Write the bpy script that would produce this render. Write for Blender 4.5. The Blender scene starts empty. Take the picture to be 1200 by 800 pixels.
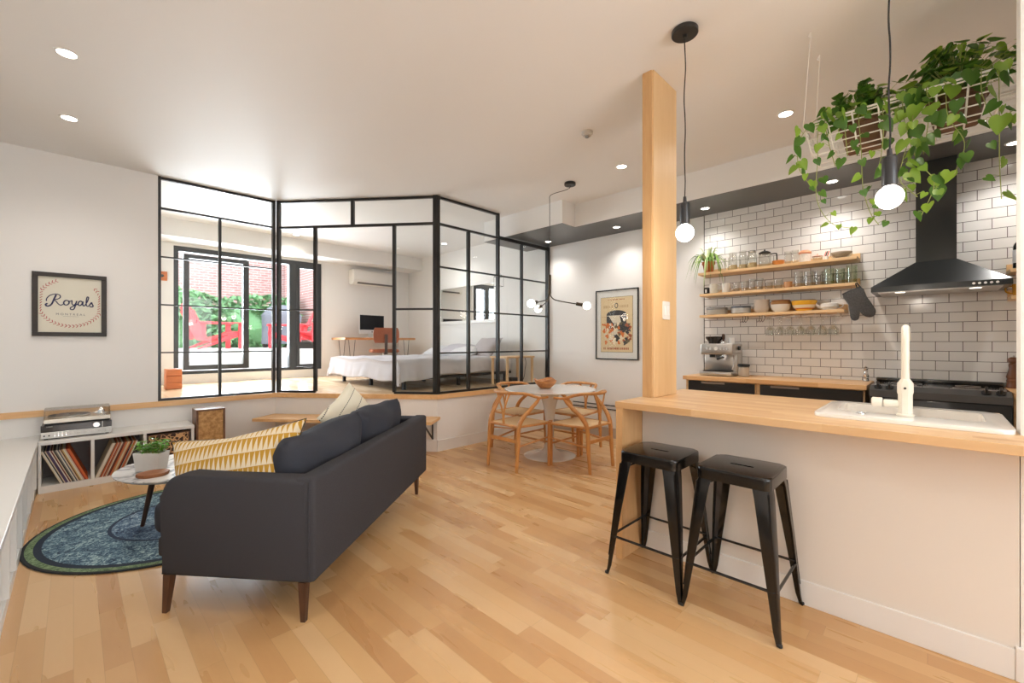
WORLD, P_BED, P_FRONT, EXPO = 6.0, 215, 24, 0.3
import bpy, bmesh, math, random
from mathutils import Vector, Matrix, noise
PI = math.pi
R = math.radians
C = bpy.context.scene.collection
rnd = random.Random(7)

# ------------------------------------------------------------------ mesh helpers
def nb(): return bmesh.new()
def mark(b, mi):
    for f in b.faces:
        if not f.tag:
            f.material_index = mi; f.tag = True
def T(x=0, y=0, z=0): return Matrix.Translation((x, y, z))
def RX(a): return Matrix.Rotation(R(a), 4, 'X')
def RY(a): return Matrix.Rotation(R(a), 4, 'Y')
def RZ(a): return Matrix.Rotation(R(a), 4, 'Z')
def box(b, x0, x1, y0, y1, z0, z1, bev=0.0, seg=2, M=None):
    r = bmesh.ops.create_cube(b, size=1.0)
    vs = r['verts']
    for v in vs:
        v.co = Vector(((x0+x1)/2+v.co.x*(x1-x0), (y0+y1)/2+v.co.y*(y1-y0), (z0+z1)/2+v.co.z*(z1-z0)))
    if M is not None:
        for v in vs: v.co = M @ v.co
    if bev > 0:
        es = {e for v in vs for e in v.link_edges}
        bmesh.ops.bevel(b, geom=list(es), offset=bev, segments=seg, profile=0.5, affect='EDGES')
    return b
def frames(pts, closed=False):
    n = len(pts); out = []
    tang = []
    for i in range(n):
        if closed: t = pts[(i+1) % n]-pts[i-1]
        elif i == 0: t = pts[1]-pts[0]
        elif i == n-1: t = pts[-1]-pts[-2]
        else: t = pts[i+1]-pts[i-1]
        tang.append(t.normalized() if t.length > 1e-9 else Vector((0, 0, 1)))
    up = Vector((0, 0, 1))
    if abs(tang[0].dot(up)) > 0.95: up = Vector((0, 1, 0))
    u = (up-tang[0]*up.dot(tang[0])).normalized()
    for i in range(n):
        u = (u-tang[i]*u.dot(tang[i]))
        u = u.normalized() if u.length > 1e-6 else Vector((1, 0, 0))
        out.append((u, tang[i].cross(u)))
    return out
def tube(b, pts, r, n=8, closed=False, caps=True, flat=1.0, M=None):
    pts = [Vector(p) for p in pts]
    if M is not None: pts = [M @ p for p in pts]
    fr = frames(pts, closed); rings = []
    for i, p in enumerate(pts):
        rr = r[i] if isinstance(r, (list, tuple)) else r
        u, w = fr[i]
        rings.append([b.verts.new(p+u*math.cos(2*PI*k/n)*rr*flat+w*math.sin(2*PI*k/n)*rr) for k in range(n)])
    m = len(rings)
    for i in range(m if closed else m-1):
        a, c = rings[i], rings[(i+1) % m]
        for k in range(n):
            b.faces.new((a[k], a[(k+1) % n], c[(k+1) % n], c[k]))
    if caps and not closed:
        b.faces.new(rings[0][::-1]); b.faces.new(rings[-1])
    return b
def spline(pts, k=6, closed=False):
    pts = [Vector(p) for p in pts]; n = len(pts); out = []
    rng = range(n if closed else n-1)
    for i in rng:
        if closed: p0, p1, p2, p3 = pts[i-1], pts[i], pts[(i+1) % n], pts[(i+2) % n]
        else: p0, p1, p2, p3 = pts[max(i-1, 0)], pts[i], pts[i+1], pts[min(i+2, n-1)]
        for j in range(k):
            t = j/k
            out.append(0.5*((2*p1)+(p2-p0)*t+(2*p0-5*p1+4*p2-p3)*t*t+(3*p1-p0-3*p2+p3)*t**3))
    if not closed: out.append(pts[-1])
    return out
def lathe(b, prof, n=24, M=None, sx=1, sy=1):
    rings = []
    for r, z in prof:
        if r <= 1e-6:
            rings.append([b.verts.new((0, 0, z))])
        else:
            rings.append([b.verts.new((r*sx*math.cos(2*PI*k/n), r*sy*math.sin(2*PI*k/n), z)) for k in range(n)])
    if M is not None:
        for ring in rings:
            for v in ring: v.co = M @ v.co
    for a, c in zip(rings, rings[1:]):
        if len(a) == 1 and len(c) == 1: continue
        for k in range(n):
            k2 = (k+1) % n
            if len(a) == 1: b.faces.new((a[0], c[k2], c[k]))
            elif len(c) == 1: b.faces.new((a[k], a[k2], c[0]))
            else: b.faces.new((a[k], a[k2], c[k2], c[k]))
    return b
def cyl(b, r, z0, z1, n=20, M=None, bev=0.0):
    if bev > 0: prof = [(0, z0), (r-bev, z0), (r, z0+bev), (r, z1-bev), (r-bev, z1), (0, z1)]
    else: prof = [(0, z0), (r, z0), (r, z1), (0, z1)]
    return lathe(b, prof, n, M)
def sph(b, r, c=(0, 0, 0), n=16, m=10, sz=1.0):
    prof = [(r*math.sin(PI*i/m), -r*sz*math.cos(PI*i/m)) for i in range(m+1)]
    prof[0] = (0, prof[0][1]); prof[-1] = (0, prof[-1][1])
    return lathe(b, prof, n, T(*c))
def prism(b, poly, z0, z1, M=None, bev=0.0):
    lo = [b.verts.new((x, y, z0)) for x, y in poly]
    hi = [b.verts.new((x, y, z1)) for x, y in poly]
    n = len(poly)
    if M is not None:
        for v in lo+hi: v.co = M @ v.co
    b.faces.new(lo[::-1]); b.faces.new(hi)
    for k in range(n): b.faces.new((lo[k], lo[(k+1) % n], hi[(k+1) % n], hi[k]))
    if bev > 0:
        es = {e for v in lo+hi for e in v.link_edges}
        bmesh.ops.bevel(b, geom=list(es), offset=bev, segments=2, profile=0.5, affect='EDGES')
    return b
def loft(b, rings, cap=True):
    rs = [[b.verts.new(Vector(p)) for p in r] for r in rings]
    n = len(rs[0])
    for a, c in zip(rs, rs[1:]):
        for k in range(n): b.faces.new((a[k], a[(k+1) % n], c[(k+1) % n], c[k]))
    if cap: b.faces.new(rs[0][::-1]); b.faces.new(rs[-1])
    return b
def rrect(x0, x1, y0, y1, r, n=5):
    out = []
    for cx, cy, a in ((x1-r, y1-r, 0), (x0+r, y1-r, 90), (x0+r, y0+r, 180), (x1-r, y0+r, 270)):
        for i in range(n+1):
            t = R(a+90*i/n); out.append((cx+r*math.cos(t), cy+r*math.sin(t)))
    return out
def cushion(b, w, h, t, M=None, n=14, pw=0.5, pinch=0.06, wob=0.0, seed=0.0):
    """soft pillow in the local XZ plane, thickness along Y"""
    g = {}
    for s in (1, -1):
        for i in range(n+1):
            for j in range(n+1):
                u = -1+2*i/n; v = -1+2*j/n
                edge = i in (0, n) or j in (0, n)
                if edge and s == -1:
                    g[(s, i, j)] = g[(1, i, j)]; continue
                k = max(0.0, (1-u*u)*(1-v*v))**pw
                x = u*w/2*(1-pinch*(1-v*v)**1.0*0+0)*(1-pinch*(1-abs(v))*abs(u)**3)
                z = v*h/2*(1-pinch*(1-abs(u))*abs(v)**3)
                y = s*k*t/2
                if wob:
                    y += wob*k*noise.noise(Vector((x*7+seed, z*7, s*3.0)))
                    z += wob*0.6*noise.noise(Vector((x*5+seed, 1.7, z*5)))
                g[(s, i, j)] = b.verts.new((x, y, z))
    done = set()
    for s in (1, -1):
        for i in range(n):
            for j in range(n):
                q = [g[(s, i, j)], g[(s, i+1, j)], g[(s, i+1, j+1)], g[(s, i, j+1)]]
                b.faces.new(q[::-1] if s == 1 else q)
    if M is not None:
        for v in set(g.values()): v.co = M @ v.co
    return b
def text(b, s, size, M, ext=0.0004, align='CENTER'):
    cu = bpy.data.curves.new('lettering', 'FONT'); cu.body = s; cu.size = size; cu.extrude = ext
    cu.align_x = align; cu.align_y = 'CENTER'
    o = bpy.data.objects.new('lettering', cu); C.objects.link(o)
    dg = bpy.context.evaluated_depsgraph_get(); dg.update()
    me = bpy.data.meshes.new_from_object(o.evaluated_get(dg))
    me.transform(M); b.from_mesh(me)
    bpy.data.objects.remove(o); bpy.data.curves.remove(cu); bpy.data.meshes.remove(me)
    return b
def carve(b, cutter):
    """b minus cutter, both bmeshes -> new bmesh"""
    ms = []
    for q in (b, cutter):
        bmesh.ops.recalc_face_normals(q, faces=q.faces[:])
        m = bpy.data.meshes.new('shape'); q.to_mesh(m); q.free(); ms.append(m)
    a = bpy.data.objects.new('shape_a', ms[0]); c = bpy.data.objects.new('shape_b', ms[1])
    C.objects.link(a); C.objects.link(c)
    md = a.modifiers.new('cut', 'BOOLEAN'); md.operation = 'DIFFERENCE'; md.object = c; md.solver = 'EXACT'
    dg = bpy.context.evaluated_depsgraph_get(); dg.update()
    me = bpy.data.meshes.new_from_object(a.evaluated_get(dg))
    out = nb(); out.from_mesh(me)
    bpy.data.objects.remove(a); bpy.data.objects.remove(c)
    for m in ms: bpy.data.meshes.remove(m)
    bpy.data.meshes.remove(me)
    return out

# ------------------------------------------------------------------ scene helpers
def obj(name, b, mats, parent=None, smooth=35, sub=0, recalc=True):
    if recalc: bmesh.ops.recalc_face_normals(b, faces=b.faces[:])
    me = bpy.data.meshes.new(name); b.to_mesh(me); b.free()
    if not isinstance(mats, (list, tuple)): mats = [mats]
    for m in mats: me.materials.append(m)
    if smooth:
        me.shade_smooth(); me.set_sharp_from_angle(angle=R(smooth))
    o = bpy.data.objects.new(name, me); C.objects.link(o)
    if parent is not None: o.parent = parent
    if sub:
        s = o.modifiers.new('subdiv', 'SUBSURF'); s.levels = sub; s.render_levels = sub
    return o
def tag(o, label=None, cat=None, group=None, kind=None):
    if label: o['label'] = label
    if cat: o['category'] = cat
    if group: o['group'] = group
    if kind: o['kind'] = kind
    return o
def thing(name, label, cat, loc=(0, 0, 0), rz=0, group=None):
    o = bpy.data.objects.new(name, None); C.objects.link(o)
    o.empty_display_size = 0.1
    o.location = loc; o.rotation_euler = (0, 0, R(rz))
    return tag(o, label, cat, group)
def struct(name, b, m, label=None, parent=None, smooth=0):
    o = obj(name, b, m, parent, smooth=smooth)
    o['kind'] = 'structure'
    if label: o['label'] = label
    return o
def dup(root, loc, rz=None, label=None, group=None, scale=None):
    def cp(o, par):
        c = o.copy(); C.objects.link(c); c.parent = par
        for ch in [q for q in o.children]: cp(ch, c)
        return c
    r = cp(root, None)
    r.location = loc
    if rz is not None: r.rotation_euler = (root.rotation_euler[0], root.rotation_euler[1], R(rz))
    if label: r['label'] = label
    if group: r['group'] = group
    if scale: r.scale = scale
    return r

# ------------------------------------------------------------------ materials
def _nt(name):
    m = bpy.data.materials.new(name); m.use_nodes = True
    nt = m.node_tree; p = nt.nodes['Principled BSDF']
    return m, nt, p
def rgb(c): return (c[0], c[1], c[2], 1)
def s2l(r, g, b):
    f = lambda v: (v/255/12.92) if v/255 <= 0.04045 else ((v/255+0.055)/1.055)**2.4
    return (f(r), f(g), f(b))
class NT:
    def __init__(s, nt): s.nt = nt
    def n(s, t, **k):
        q = s.nt.nodes.new(t)
        for a, v in k.items(): setattr(q, a, v)
        return q
    def l(s, a, b): s.nt.links.new(a, b)
    def m(s, op, a, b=None, c=None):
        q = s.n('ShaderNodeMath', operation=op)
        for i, v in enumerate((a, b, c)):
            if v is None: continue
            if isinstance(v, (int, float)): q.inputs[i].default_value = v
            else: s.l(v, q.inputs[i])
        return q.outputs[0]
    def mix(s, f, a, b):
        q = s.n('ShaderNodeMix', data_type='RGBA')
        for i, v in ((0, f), (6, a), (7, b)):
            if isinstance(v, (int, float)): q.inputs[i].default_value = v
            elif isinstance(v, tuple): q.inputs[i].default_value = rgb(v)
            else: s.l(v, q.inputs[i])
        return q.outputs[2]
    def comb(s, x, y, z=0.0):
        q = s.n('ShaderNodeCombineXYZ')
        for i, v in enumerate((x, y, z)):
            if isinstance(v, (int, float)): q.inputs[i].default_value = v
            else: s.l(v, q.inputs[i])
        return q.outputs[0]
    def obj(s):
        q = s.n('ShaderNodeTexCoord'); x = s.n('ShaderNodeSeparateXYZ'); s.l(q.outputs['Object'], x.inputs[0])
        return q.outputs['Object'], x.outputs[0], x.outputs[1], x.outputs[2]
    def noise(s, vec, scale, detail=3, rough=0.55, dist=0.0):
        q = s.n('ShaderNodeTexNoise'); q.inputs['Scale'].default_value = scale
        q.inputs['Detail'].default_value = detail; q.inputs['Roughness'].default_value = rough
        q.inputs['Distortion'].default_value = dist
        if vec is not None: s.l(vec, q.inputs['Vector'])
        return q.outputs[0]
    def white(s, vec):
        q = s.n('ShaderNodeTexWhiteNoise', noise_dimensions='3D'); s.l(vec, q.inputs['Vector']); return q.outputs[0]
    def scl(s, vec, sc):
        q = s.n('ShaderNodeMapping'); q.inputs['Scale'].default_value = sc; s.l(vec, q.inputs[0]); return q.outputs[0]
    def bump(s, h, p, st=0.2, dist=0.002):
        q = s.n('ShaderNodeBump'); q.inputs['Strength'].default_value = st; q.inputs['Distance'].default_value = dist
        s.l(h, q.inputs['Height']); s.l(q.outputs[0], p.inputs['Normal'])
    def ramp(s, f, stops):
        q = s.n('ShaderNodeValToRGB'); e = q.color_ramp.elements
        while len(e) > 1: e.remove(e[-1])
        e[0].position = stops[0][0]; e[0].color = rgb(stops[0][1])
        for p_, c in stops[1:]:
            k = e.new(p_); k.color = rgb(c)
        s.l(f, q.inputs[0]); return q.outputs[0]
def mat(name, c, rough=0.5, metal=0.0, var=0.0, vs=8.0, bump=0.0, bs=60.0, coat=0.0, emit=0.0, spec=0.5, trans=0.0, sheen=0.0, bd=0.002):
    m, nt, p = _nt(name); N = NT(nt)
    p.inputs['Base Color'].default_value = rgb(c); p.inputs['Roughness'].default_value = rough
    p.inputs['Metallic'].default_value = metal; p.inputs['Coat Weight'].default_value = coat
    p.inputs['Coat Roughness'].default_value = 0.1; p.inputs['Specular IOR Level'].default_value = spec
    p.inputs['Sheen Weight'].default_value = sheen
    v = None
    if var or bump: v = N.obj()[0]
    if var:
        f = N.noise(v, vs, 4)
        N.l(N.mix(f, tuple(x*(1-var) for x in c), tuple(min(1, x*(1+var)) for x in c)), p.inputs['Base Color'])
    if bump: N.bump(N.noise(v, bs, 3), p, bump, bd)
    if emit:
        p.inputs['Emission Color'].default_value = rgb(c); p.inputs['Emission Strength'].default_value = emit
    return m
def wood(name, c1, c2, axis='X', rough=0.4, scale=6.0, coat=0.0, bump=0.05):
    m, nt, p = _nt(name); N = NT(nt); v = N.obj()[0]
    sc = {'X': (0.12, 1, 1), 'Y': (1, 0.12, 1), 'Z': (1, 1, 0.12)}[axis]
    w = N.scl(v, sc)
    f = N.noise(w, scale*2.2, 5, 0.6, 0.8)
    g = N.noise(w, scale*14, 3, 0.5)
    h = N.m('ADD', N.m('MULTIPLY', f, 0.75), N.m('MULTIPLY', g, 0.25))
    col = N.ramp(h, [(0.33, c1), (0.5, tuple((a+b)/2 for a, b in zip(c1, c2))), (0.66, c2)])
    N.l(col, p.inputs['Base Color']); p.inputs['Roughness'].default_value = rough
    p.inputs['Coat Weight'].default_value = coat; p.inputs['Coat Roughness'].default_value = 0.15
    if bump: N.bump(h, p, bump, 0.002)
    return m
def butcher(name, c1, c2, axis='Y', w=0.04, L=0.55, rough=0.35):
    """glued staves: wide-grain blocks with their own tone"""
    m, nt, p = _nt(name); N = NT(nt); v, x, y, z = N.obj()
    a, b_ = (y, x) if axis == 'Y' else (x, y)
    row = N.m('FLOOR', N.m('DIVIDE', b_, w))
    off = N.white(N.comb(row, 3.1, 0.0))
    cell = N.m('FLOOR', N.m('ADD', N.m('DIVIDE', a, L), N.m('MULTIPLY', off, 5.0)))
    tone = N.white(N.comb(row, cell, 1.0))
    gr = N.noise(N.scl(v, (1, 0.1, 1) if axis == 'Y' else (0.1, 1, 1)), 26, 4, 0.6, 0.6)
    f = N.m('ADD', N.m('MULTIPLY', tone, 0.7), N.m('MULTIPLY', gr, 0.4))
    N.l(N.ramp(f, [(0.1, c1), (0.9, c2)]), p.inputs['Base Color']); p.inputs['Roughness'].default_value = rough
    return m
def planks(name, cols, w=0.083, L=0.62, rough=0.28, axis='Y', gap=0.012):
    m, nt, p = _nt(name); N = NT(nt); v, x, y, z = N.obj()
    a, b_ = (y, x) if axis == 'Y' else (x, y)
    q = N.m('DIVIDE', b_, w); row = N.m('FLOOR', q); fr = N.m('FRACT', q)
    off = N.white(N.comb(row, 7.7, 0.0))
    ln = N.m('ADD', 0.75, N.m('MULTIPLY', N.white(N.comb(row, 1.3, 4.0)), 0.6))
    s = N.m('ADD', N.m('DIVIDE', a, N.m('MULTIPLY', ln, L)), N.m('MULTIPLY', off, 9.0))
    cell = N.m('FLOOR', s); fs = N.m('FRACT', s)
    tone = N.white(N.comb(row, cell, 2.0))
    shift = N.m('MULTIPLY', tone, 40.0)
    vv = N.comb(N.m('ADD', x, shift), N.m('ADD', y, shift), z)
    st = N.scl(vv, (1, 0.12, 1) if axis == 'Y' else (0.12, 1, 1))
    gr = N.noise(st, 14, 2, 0.5, 0.0)
    gr2 = N.noise(st, 90, 2, 0.5)
    f = N.m('ADD', N.m('MULTIPLY', tone, 0.80), N.m('ADD', N.m('MULTIPLY', gr, 0.22), N.m('MULTIPLY', gr2, 0.08)))
    col = N.ramp(f, [(0.12+0.85*i/(len(cols)-1), c) for i, c in enumerate(cols)])
    e1 = N.m('LESS_THAN', N.m('MINIMUM', fr, N.m('SUBTRACT', 1.0, fr)), gap)
    e2 = N.m('LESS_THAN', N.m('MINIMUM', fs, N.m('SUBTRACT', 1.0, fs)), gap*0.16)
    e = N.m('MAXIMUM', e1, e2)
    N.l(N.mix(N.m('MULTIPLY', e, 0.22), col, tuple(c*0.35 for c in cols[0])), p.inputs['Base Color'])
    N.l(N.m('ADD', rough-0.06, N.m('MULTIPLY', gr, 0.14)), p.inputs['Roughness'])
    N.bump(N.m('MULTIPLY', e, -1.0), p, 0.08, 0.001)
    return m
def bricks(name, c1, c2, mort, bw, rh, ms, rough=0.15, plane='YZ', bump=0.6, squash=0):
    m, nt, p = _nt(name); N = NT(nt); v, x, y, z = N.obj()
    vec = N.comb(y, z) if plane == 'YZ' else N.comb(x, z)
    q = N.n('ShaderNodeTexBrick'); N.l(vec, q.inputs['Vector'])
    q.inputs['Color1'].default_value = rgb(c1); q.inputs['Color2'].default_value = rgb(c2); q.inputs['Mortar'].default_value = rgb(mort)
    q.inputs['Scale'].default_value = 1.0; q.inputs['Brick Width'].default_value = bw; q.inputs['Row Height'].default_value = rh
    q.inputs['Mortar Size'].default_value = ms; q.inputs['Mortar Smooth'].default_value = 0.1; q.inputs['Bias'].default_value = 0
    N.l(q.outputs['Color'], p.inputs['Base Color'])
    N.l(N.m('ADD', rough, N.m('MULTIPLY', q.outputs['Fac'], 0.6)), p.inputs['Roughness'])
    h = N.m('ADD', N.m('SUBTRACT', 1.0, q.outputs['Fac']), N.m('MULTIPLY', N.noise(v, 9, 2), 0.5))
    N.bump(h, p, bump, 0.0015)
    return m
def glass(name, tint=(1, 1, 1), refl=0.07, rough=0.0):
    m = bpy.data.materials.new(name); m.use_nodes = True; nt = m.node_tree; nt.nodes.clear(); N = NT(nt)
    o = N.n('ShaderNodeOutputMaterial'); t = N.n('ShaderNodeBsdfTransparent'); g = N.n('ShaderNodeBsdfGlossy')
    t.inputs[0].default_value = rgb(tint); g.inputs['Roughness'].default_value = rough
    lw = N.n('ShaderNodeLayerWeight'); lw.inputs[0].default_value = 0.5
    f = N.m('ADD', refl*0.5, N.m('MULTIPLY', N.m('POWER', lw.outputs['Facing'], 4.0), 0.6))
    mx = N.n('ShaderNodeMixShader'); N.l(f, mx.inputs[0]); N.l(t.outputs[0], mx.inputs[1]); N.l(g.outputs[0], mx.inputs[2])
    N.l(mx.outputs[0], o.inputs[0])
    return m

WH = mat('white_wall_paint', (0.78, 0.765, 0.74), 0.6, bump=0.05, bs=120)
CEIL = mat('ceiling_paint', (0.80, 0.79, 0.775), 0.55)
TRIMW = mat('white_trim_paint', (0.76, 0.74, 0.71), 0.35)
CAB = mat('white_melamine', (0.77, 0.76, 0.73), 0.35)
FLOOR = planks('maple_floorboards', [s2l(188, 142, 94), s2l(201, 158, 108), s2l(209, 169, 120), s2l(215, 179, 133)])
FLOOR2 = planks('pale_bedroom_boards', [s2l(215, 180, 140), s2l(228, 198, 160), s2l(236, 212, 180)], rough=0.2)
BLK = mat('black_steel', (0.012, 0.011, 0.010), 0.35, 0.0, spec=0.5)
BLKG = mat('black_gloss_enamel', (0.008, 0.008, 0.008), 0.15, coat=0.5)
BLKM = mat('black_matte', (0.015, 0.014, 0.013), 0.6)
SOF = mat('charcoal_soffit_paint', (0.085, 0.085, 0.085), 0.35)
GL = glass('window_glass', (0.985, 0.99, 0.99), 0.035)
GLP = glass('partition_glass', (0.985, 0.995, 0.99), 0.03)
GLJ = glass('jar_glass', (0.95, 0.95, 0.935), 0.12, 0.02)
BIRCH = wood('birch_plywood', s2l(226, 184, 128), s2l(240, 206, 156), 'Z', 0.45, 3)
BIRCHY = wood('birch_shelf', s2l(222, 180, 126), s2l(238, 206, 160), 'Y', 0.45, 4)
OAKX = wood('light_oak_slab', s2l(214, 164, 108), s2l(232, 192, 142), 'X', 0.45, 4)
BUT = butcher('maple_butcher_block', s2l(200, 154, 102), s2l(224, 190, 146))
KBUT = butcher('kitchen_butcher_block', s2l(208, 156, 100), s2l(232, 190, 140))
BEECH = wood('honey_beech', s2l(184, 122, 64), s2l(210, 154, 92), 'Z', 0.35, 5)
WALN = wood('dark_walnut', s2l(58, 38, 28), s2l(88, 58, 42), 'Z', 0.4, 5)
WALNX = wood('walnut_case', s2l(98, 66, 46), s2l(132, 92, 66), 'X', 0.4, 5)
CORD = mat('paper_cord', s2l(222, 192, 148), 0.7, bump=0.5, bs=180, var=0.1, vs=60)
STEEL = mat('brushed_steel', (0.55, 0.53, 0.50), 0.3, 1.0)
CHROME = mat('chrome', (0.7, 0.7, 0.7), 0.12, 1.0)
WCER = mat('white_ceramic', (0.82, 0.80, 0.76), 0.15, coat=0.4)
# ================================================================== the setting
XL, XK, YB, YW, CZ, PZ, SZ = -0.66, 4.94, 5.62, 7.90, 2.94, 0.64, 2.66
YF = -3.2
b = nb(); box(b, XL-0.2, XK+0.2, YF-0.2, YB+0.0, -0.1, 0); struct('floor', b, FLOOR, 'honey maple strip floor of the living room')
b = nb(); box(b, XL-0.2, XK+0.2, YF-0.2, YW+0.2, CZ, CZ+0.12); struct('ceiling', b, CEIL, 'flat white ceiling')
# raised bedroom floor on its riser
plat = [(0.6, YB), (1.69, YB), (2.92, 4.07), (XK, 4.07), (XK, YW), (0.6, YW)]
b = nb(); prism(b, plat, 0.0, PZ-0.02); struct('wall_riser', b, WH, 'white riser wall below the glass partition')
b = nb(); prism(b, [(0.6, YB+.001), (1.689, YB+.001), (2.919, 4.071), (XK, 4.071), (XK, YW), (0.6, YW)], PZ-0.019, PZ); struct('floor_bedroom', b, FLOOR2, 'pale plank floor of the raised bedroom')
b = nb(); box(b, XL-0.2, 0.6, YB, YB+0.16, 0, CZ); struct('wall_back', b, WH, 'white wall with the framed picture')
b = nb(); box(b, 0.44, 0.6, YB+0.16, YW+0.2, 0, CZ); struct('wall_bedroom', b, WH)
b = nb(); box(b, XL-0.2, XL, YF, YB, 0, CZ); struct('wall_left', b, WH)
b = nb(); box(b, XK, XK+0.2, YF, YW+0.2, 0, CZ); struct('wall_kitchen', b, WH, 'long white wall of dining corner and kitchen')
# window wall with its opening
WX0, WX1, WZ0, WZ1 = 1.02, 3.14, 0.775, 2.665
b = nb()
box(b, 0.6, WX0, YW, YW+0.2, 0, CZ); box(b, WX1, XK, YW, YW+0.2, 0, CZ)
box(b, WX0, WX1, YW, YW+0.2, 0, WZ0); box(b, WX0, WX1, YW, YW+0.2, WZ1, CZ)
struct('wall_window', b, WH, 'white wall around the black framed window')
# wall behind the camera with two made-up openings that let in fill light
b = nb()
fx = [(XL, -0.2), (1.6, 2.2), (4.2, XK)]
for x0, x1 in fx: box(b, x0, x1, YF-0.2, YF, 0, CZ)
for x0, x1 in ((-0.2, 1.6), (2.2, 4.2)): box(b, x0, x1, YF-0.2, YF, 0, 0.7); box(b, x0, x1, YF-0.2, YF, 2.5, CZ)
struct('wall_front', b, WH)
# kitchen end wall and the white jamb at the right edge
b = nb(); box(b, 2.57, XK, -1.75, -1.6, 0, CZ); struct('wall_kitchen_end', b, WH)
b = nb(); box(b, 2.452, 2.57, -1.75, -0.2245, 0, CZ); struct('wall_right', b, WH, 'white wall end at the right edge')
b = nb(); box(b, 2.436, 2.452, -1.75, -0.21, 0, 0.125, 0.003); struct('baseboard_right', b, TRIMW)
# ceiling box over the kitchen: white fascia and charcoal underside
fas = [(XK, -1.6), (4.315, -1.6), (4.315, 3.155), (4.06, 3.155), (4.06, 4.54), (XK, 4.54)]
b = nb(); prism(b, fas, SZ+0.004, CZ); struct('trim_1', b, WH, 'white boxed ceiling fascia over kitchen wall')
b = nb(); prism(b, fas, SZ, SZ+0.004); struct('trim_2', b, SOF, 'charcoal painted underside of the ceiling box')
# bedroom ceiling beam
b = nb(); box(b, 0.6, XK, 7.4, YW, 2.70, CZ); struct('trim_3', b, WH, 'white ceiling beam above the bedroom window')
# ledge trims along the riser top
def strip(x0, y0, x1, y1, off, z0, z1, th):
    d = Vector((x1-x0, y1-y0)); L = d.length; d.normalize(); nrm = Vector((d.y, -d.x))
    p = [(x0, y0), (x1, y1), (x1+nrm.x*th, y1+nrm.y*th), (x0+nrm.x*th, y0+nrm.y*th)]
    b = nb(); prism(b, p, z0, z1); return b
def ledge(name, pts, th, z0, z1, m, label=None):
    """a strip that follows a bent line; th is how far it stands out on the living room side"""
    pts = [Vector(p) for p in pts]; nr = []
    for i in range(len(pts)-1):
        d = (pts[i+1]-pts[i]).normalized(); nr.append(Vector((d.y, -d.x)))
    outp = []
    for i, p in enumerate(pts):
        if i == 0: outp.append(p+nr[0]*th)
        elif i == len(pts)-1: outp.append(p+nr[-1]*th)
        else:
            m_ = (nr[i-1]+nr[i]).normalized(); outp.append(p+m_*(th/max(0.3, m_.dot(nr[i]))))
    b = nb(); prism(b, [tuple(p) for p in pts]+[tuple(p) for p in outp[::-1]], z0, z1)
    return struct(name, b, m, label)
ledge('trim_4', [(XL, YB), (1.69, YB), (2.92, 4.07), (XK, 4.07)], 0.022, 0.598, 0.652, OAKX, 'light wood ledge strip along the bedroom platform')
ledge('baseboard_riser', [(2.92, 4.07), (XK, 4.07)], 0.014, 0, 0.125, TRIMW)
ledge('baseboard_diagonal', [(2.65, 4.41), (2.92, 4.07)], 0.014, 0, 0.125, TRIMW)
b = nb(); box(b, XK-0.015, XK, 1.9, 4.055, 0, 0.13); struct('baseboard_kitchen', b, mat('greige_baseboard', (0.42, 0.36, 0.31), 0.4))
# tiles
TILE = bricks('white_subway_tiles', (0.80, 0.785, 0.76), (0.84, 0.82, 0.79), (0.10, 0.085, 0.075), 0.1545, 0.0785, 0.0022, 0.12)
b = nb(); box(b, XK-0.010, XK, -1.6, 1.836, 0.90, SZ); struct('trim_5', b, TILE, 'white glazed subway tile wall with dark grout')
b = nb(); box(b, XK-0.013, XK, 1.836, 1.842, 0.90, SZ); struct('trim_6', b, BLKM)

# ---- bedroom window
ALU = mat('charcoal_aluminium', (0.035, 0.038, 0.042), 0.35)
w = thing('window_1', 'wide black framed sliding window of the bedroom', None, (0, YW, 0)); w['kind'] = 'structure'
b = nb()
y0, y1 = 0.02, 0.12
box(b, WX0, WX1, y0, y1, WZ1-0.075, WZ1); box(b, WX0, WX1, y0, y1, WZ0, WZ0+0.05)
box(b, WX0, WX0+0.06, y0, y1, WZ0+0.05, WZ1-0.075); box(b, WX1-0.06, WX1, y0, y1, WZ0+0.05, WZ1-0.075)
box(b, 2.60, 2.72, y0, y1, WZ0+0.05, WZ1-0.075)
o = obj('window_frame', b, ALU, w, smooth=0)
b = nb()
box(b, 1.135, 1.205, 0.0, 0.05, 0.84, 2.56); box(b, 1.905, 1.985, 0.0, 0.05, 0.84, 2.56)
box(b, 1.205, 1.905, 0.0, 0.05, 0.84, 0.91); box(b, 1.205, 1.905, 0.0, 0.05, 2.50, 2.56)
sash = obj('sliding_sash', b, ALU, w, smooth=0)
b = nb(); box(b, 1.205, 1.905, 0.02, 0.026, 0.91, 2.50); obj('pane', b, GL, sash, smooth=0)
b = nb(); tube(b, spline([(1.895, -0.03, 1.62), (1.865, -0.035, 1.66), (1.865, -0.035, 1.78), (1.895, -0.03, 1.82)]), 0.008); obj('handle', b, ALU, sash)
b = nb(); box(b, WX0+0.06, 2.60, 0.07, 0.076, WZ0+0.05, WZ1-0.075); obj('pane', b, GL, w, smooth=0)
b = nb()
box(b, 2.72, 2.765, 0.0, 0.06, 0.83, 2.59); box(b, 3.035, 3.08, 0.0, 0.06, 0.83, 2.59)
box(b, 2.765, 3.035, 0.0, 0.06, 2.54, 2.59); box(b, 2.765, 3.035, 0.0, 0.06, 0.83, 0.87); box(b, 2.765, 3.035, 0.0, 0.06, 1.14, 1.26)
cs = obj('casement_sash', b, ALU, w, smooth=0)
b = nb(); box(b, 2.765, 3.035, 0.03, 0.036, 0.87, 2.54); obj('pane', b, GL, cs, smooth=0)
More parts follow.
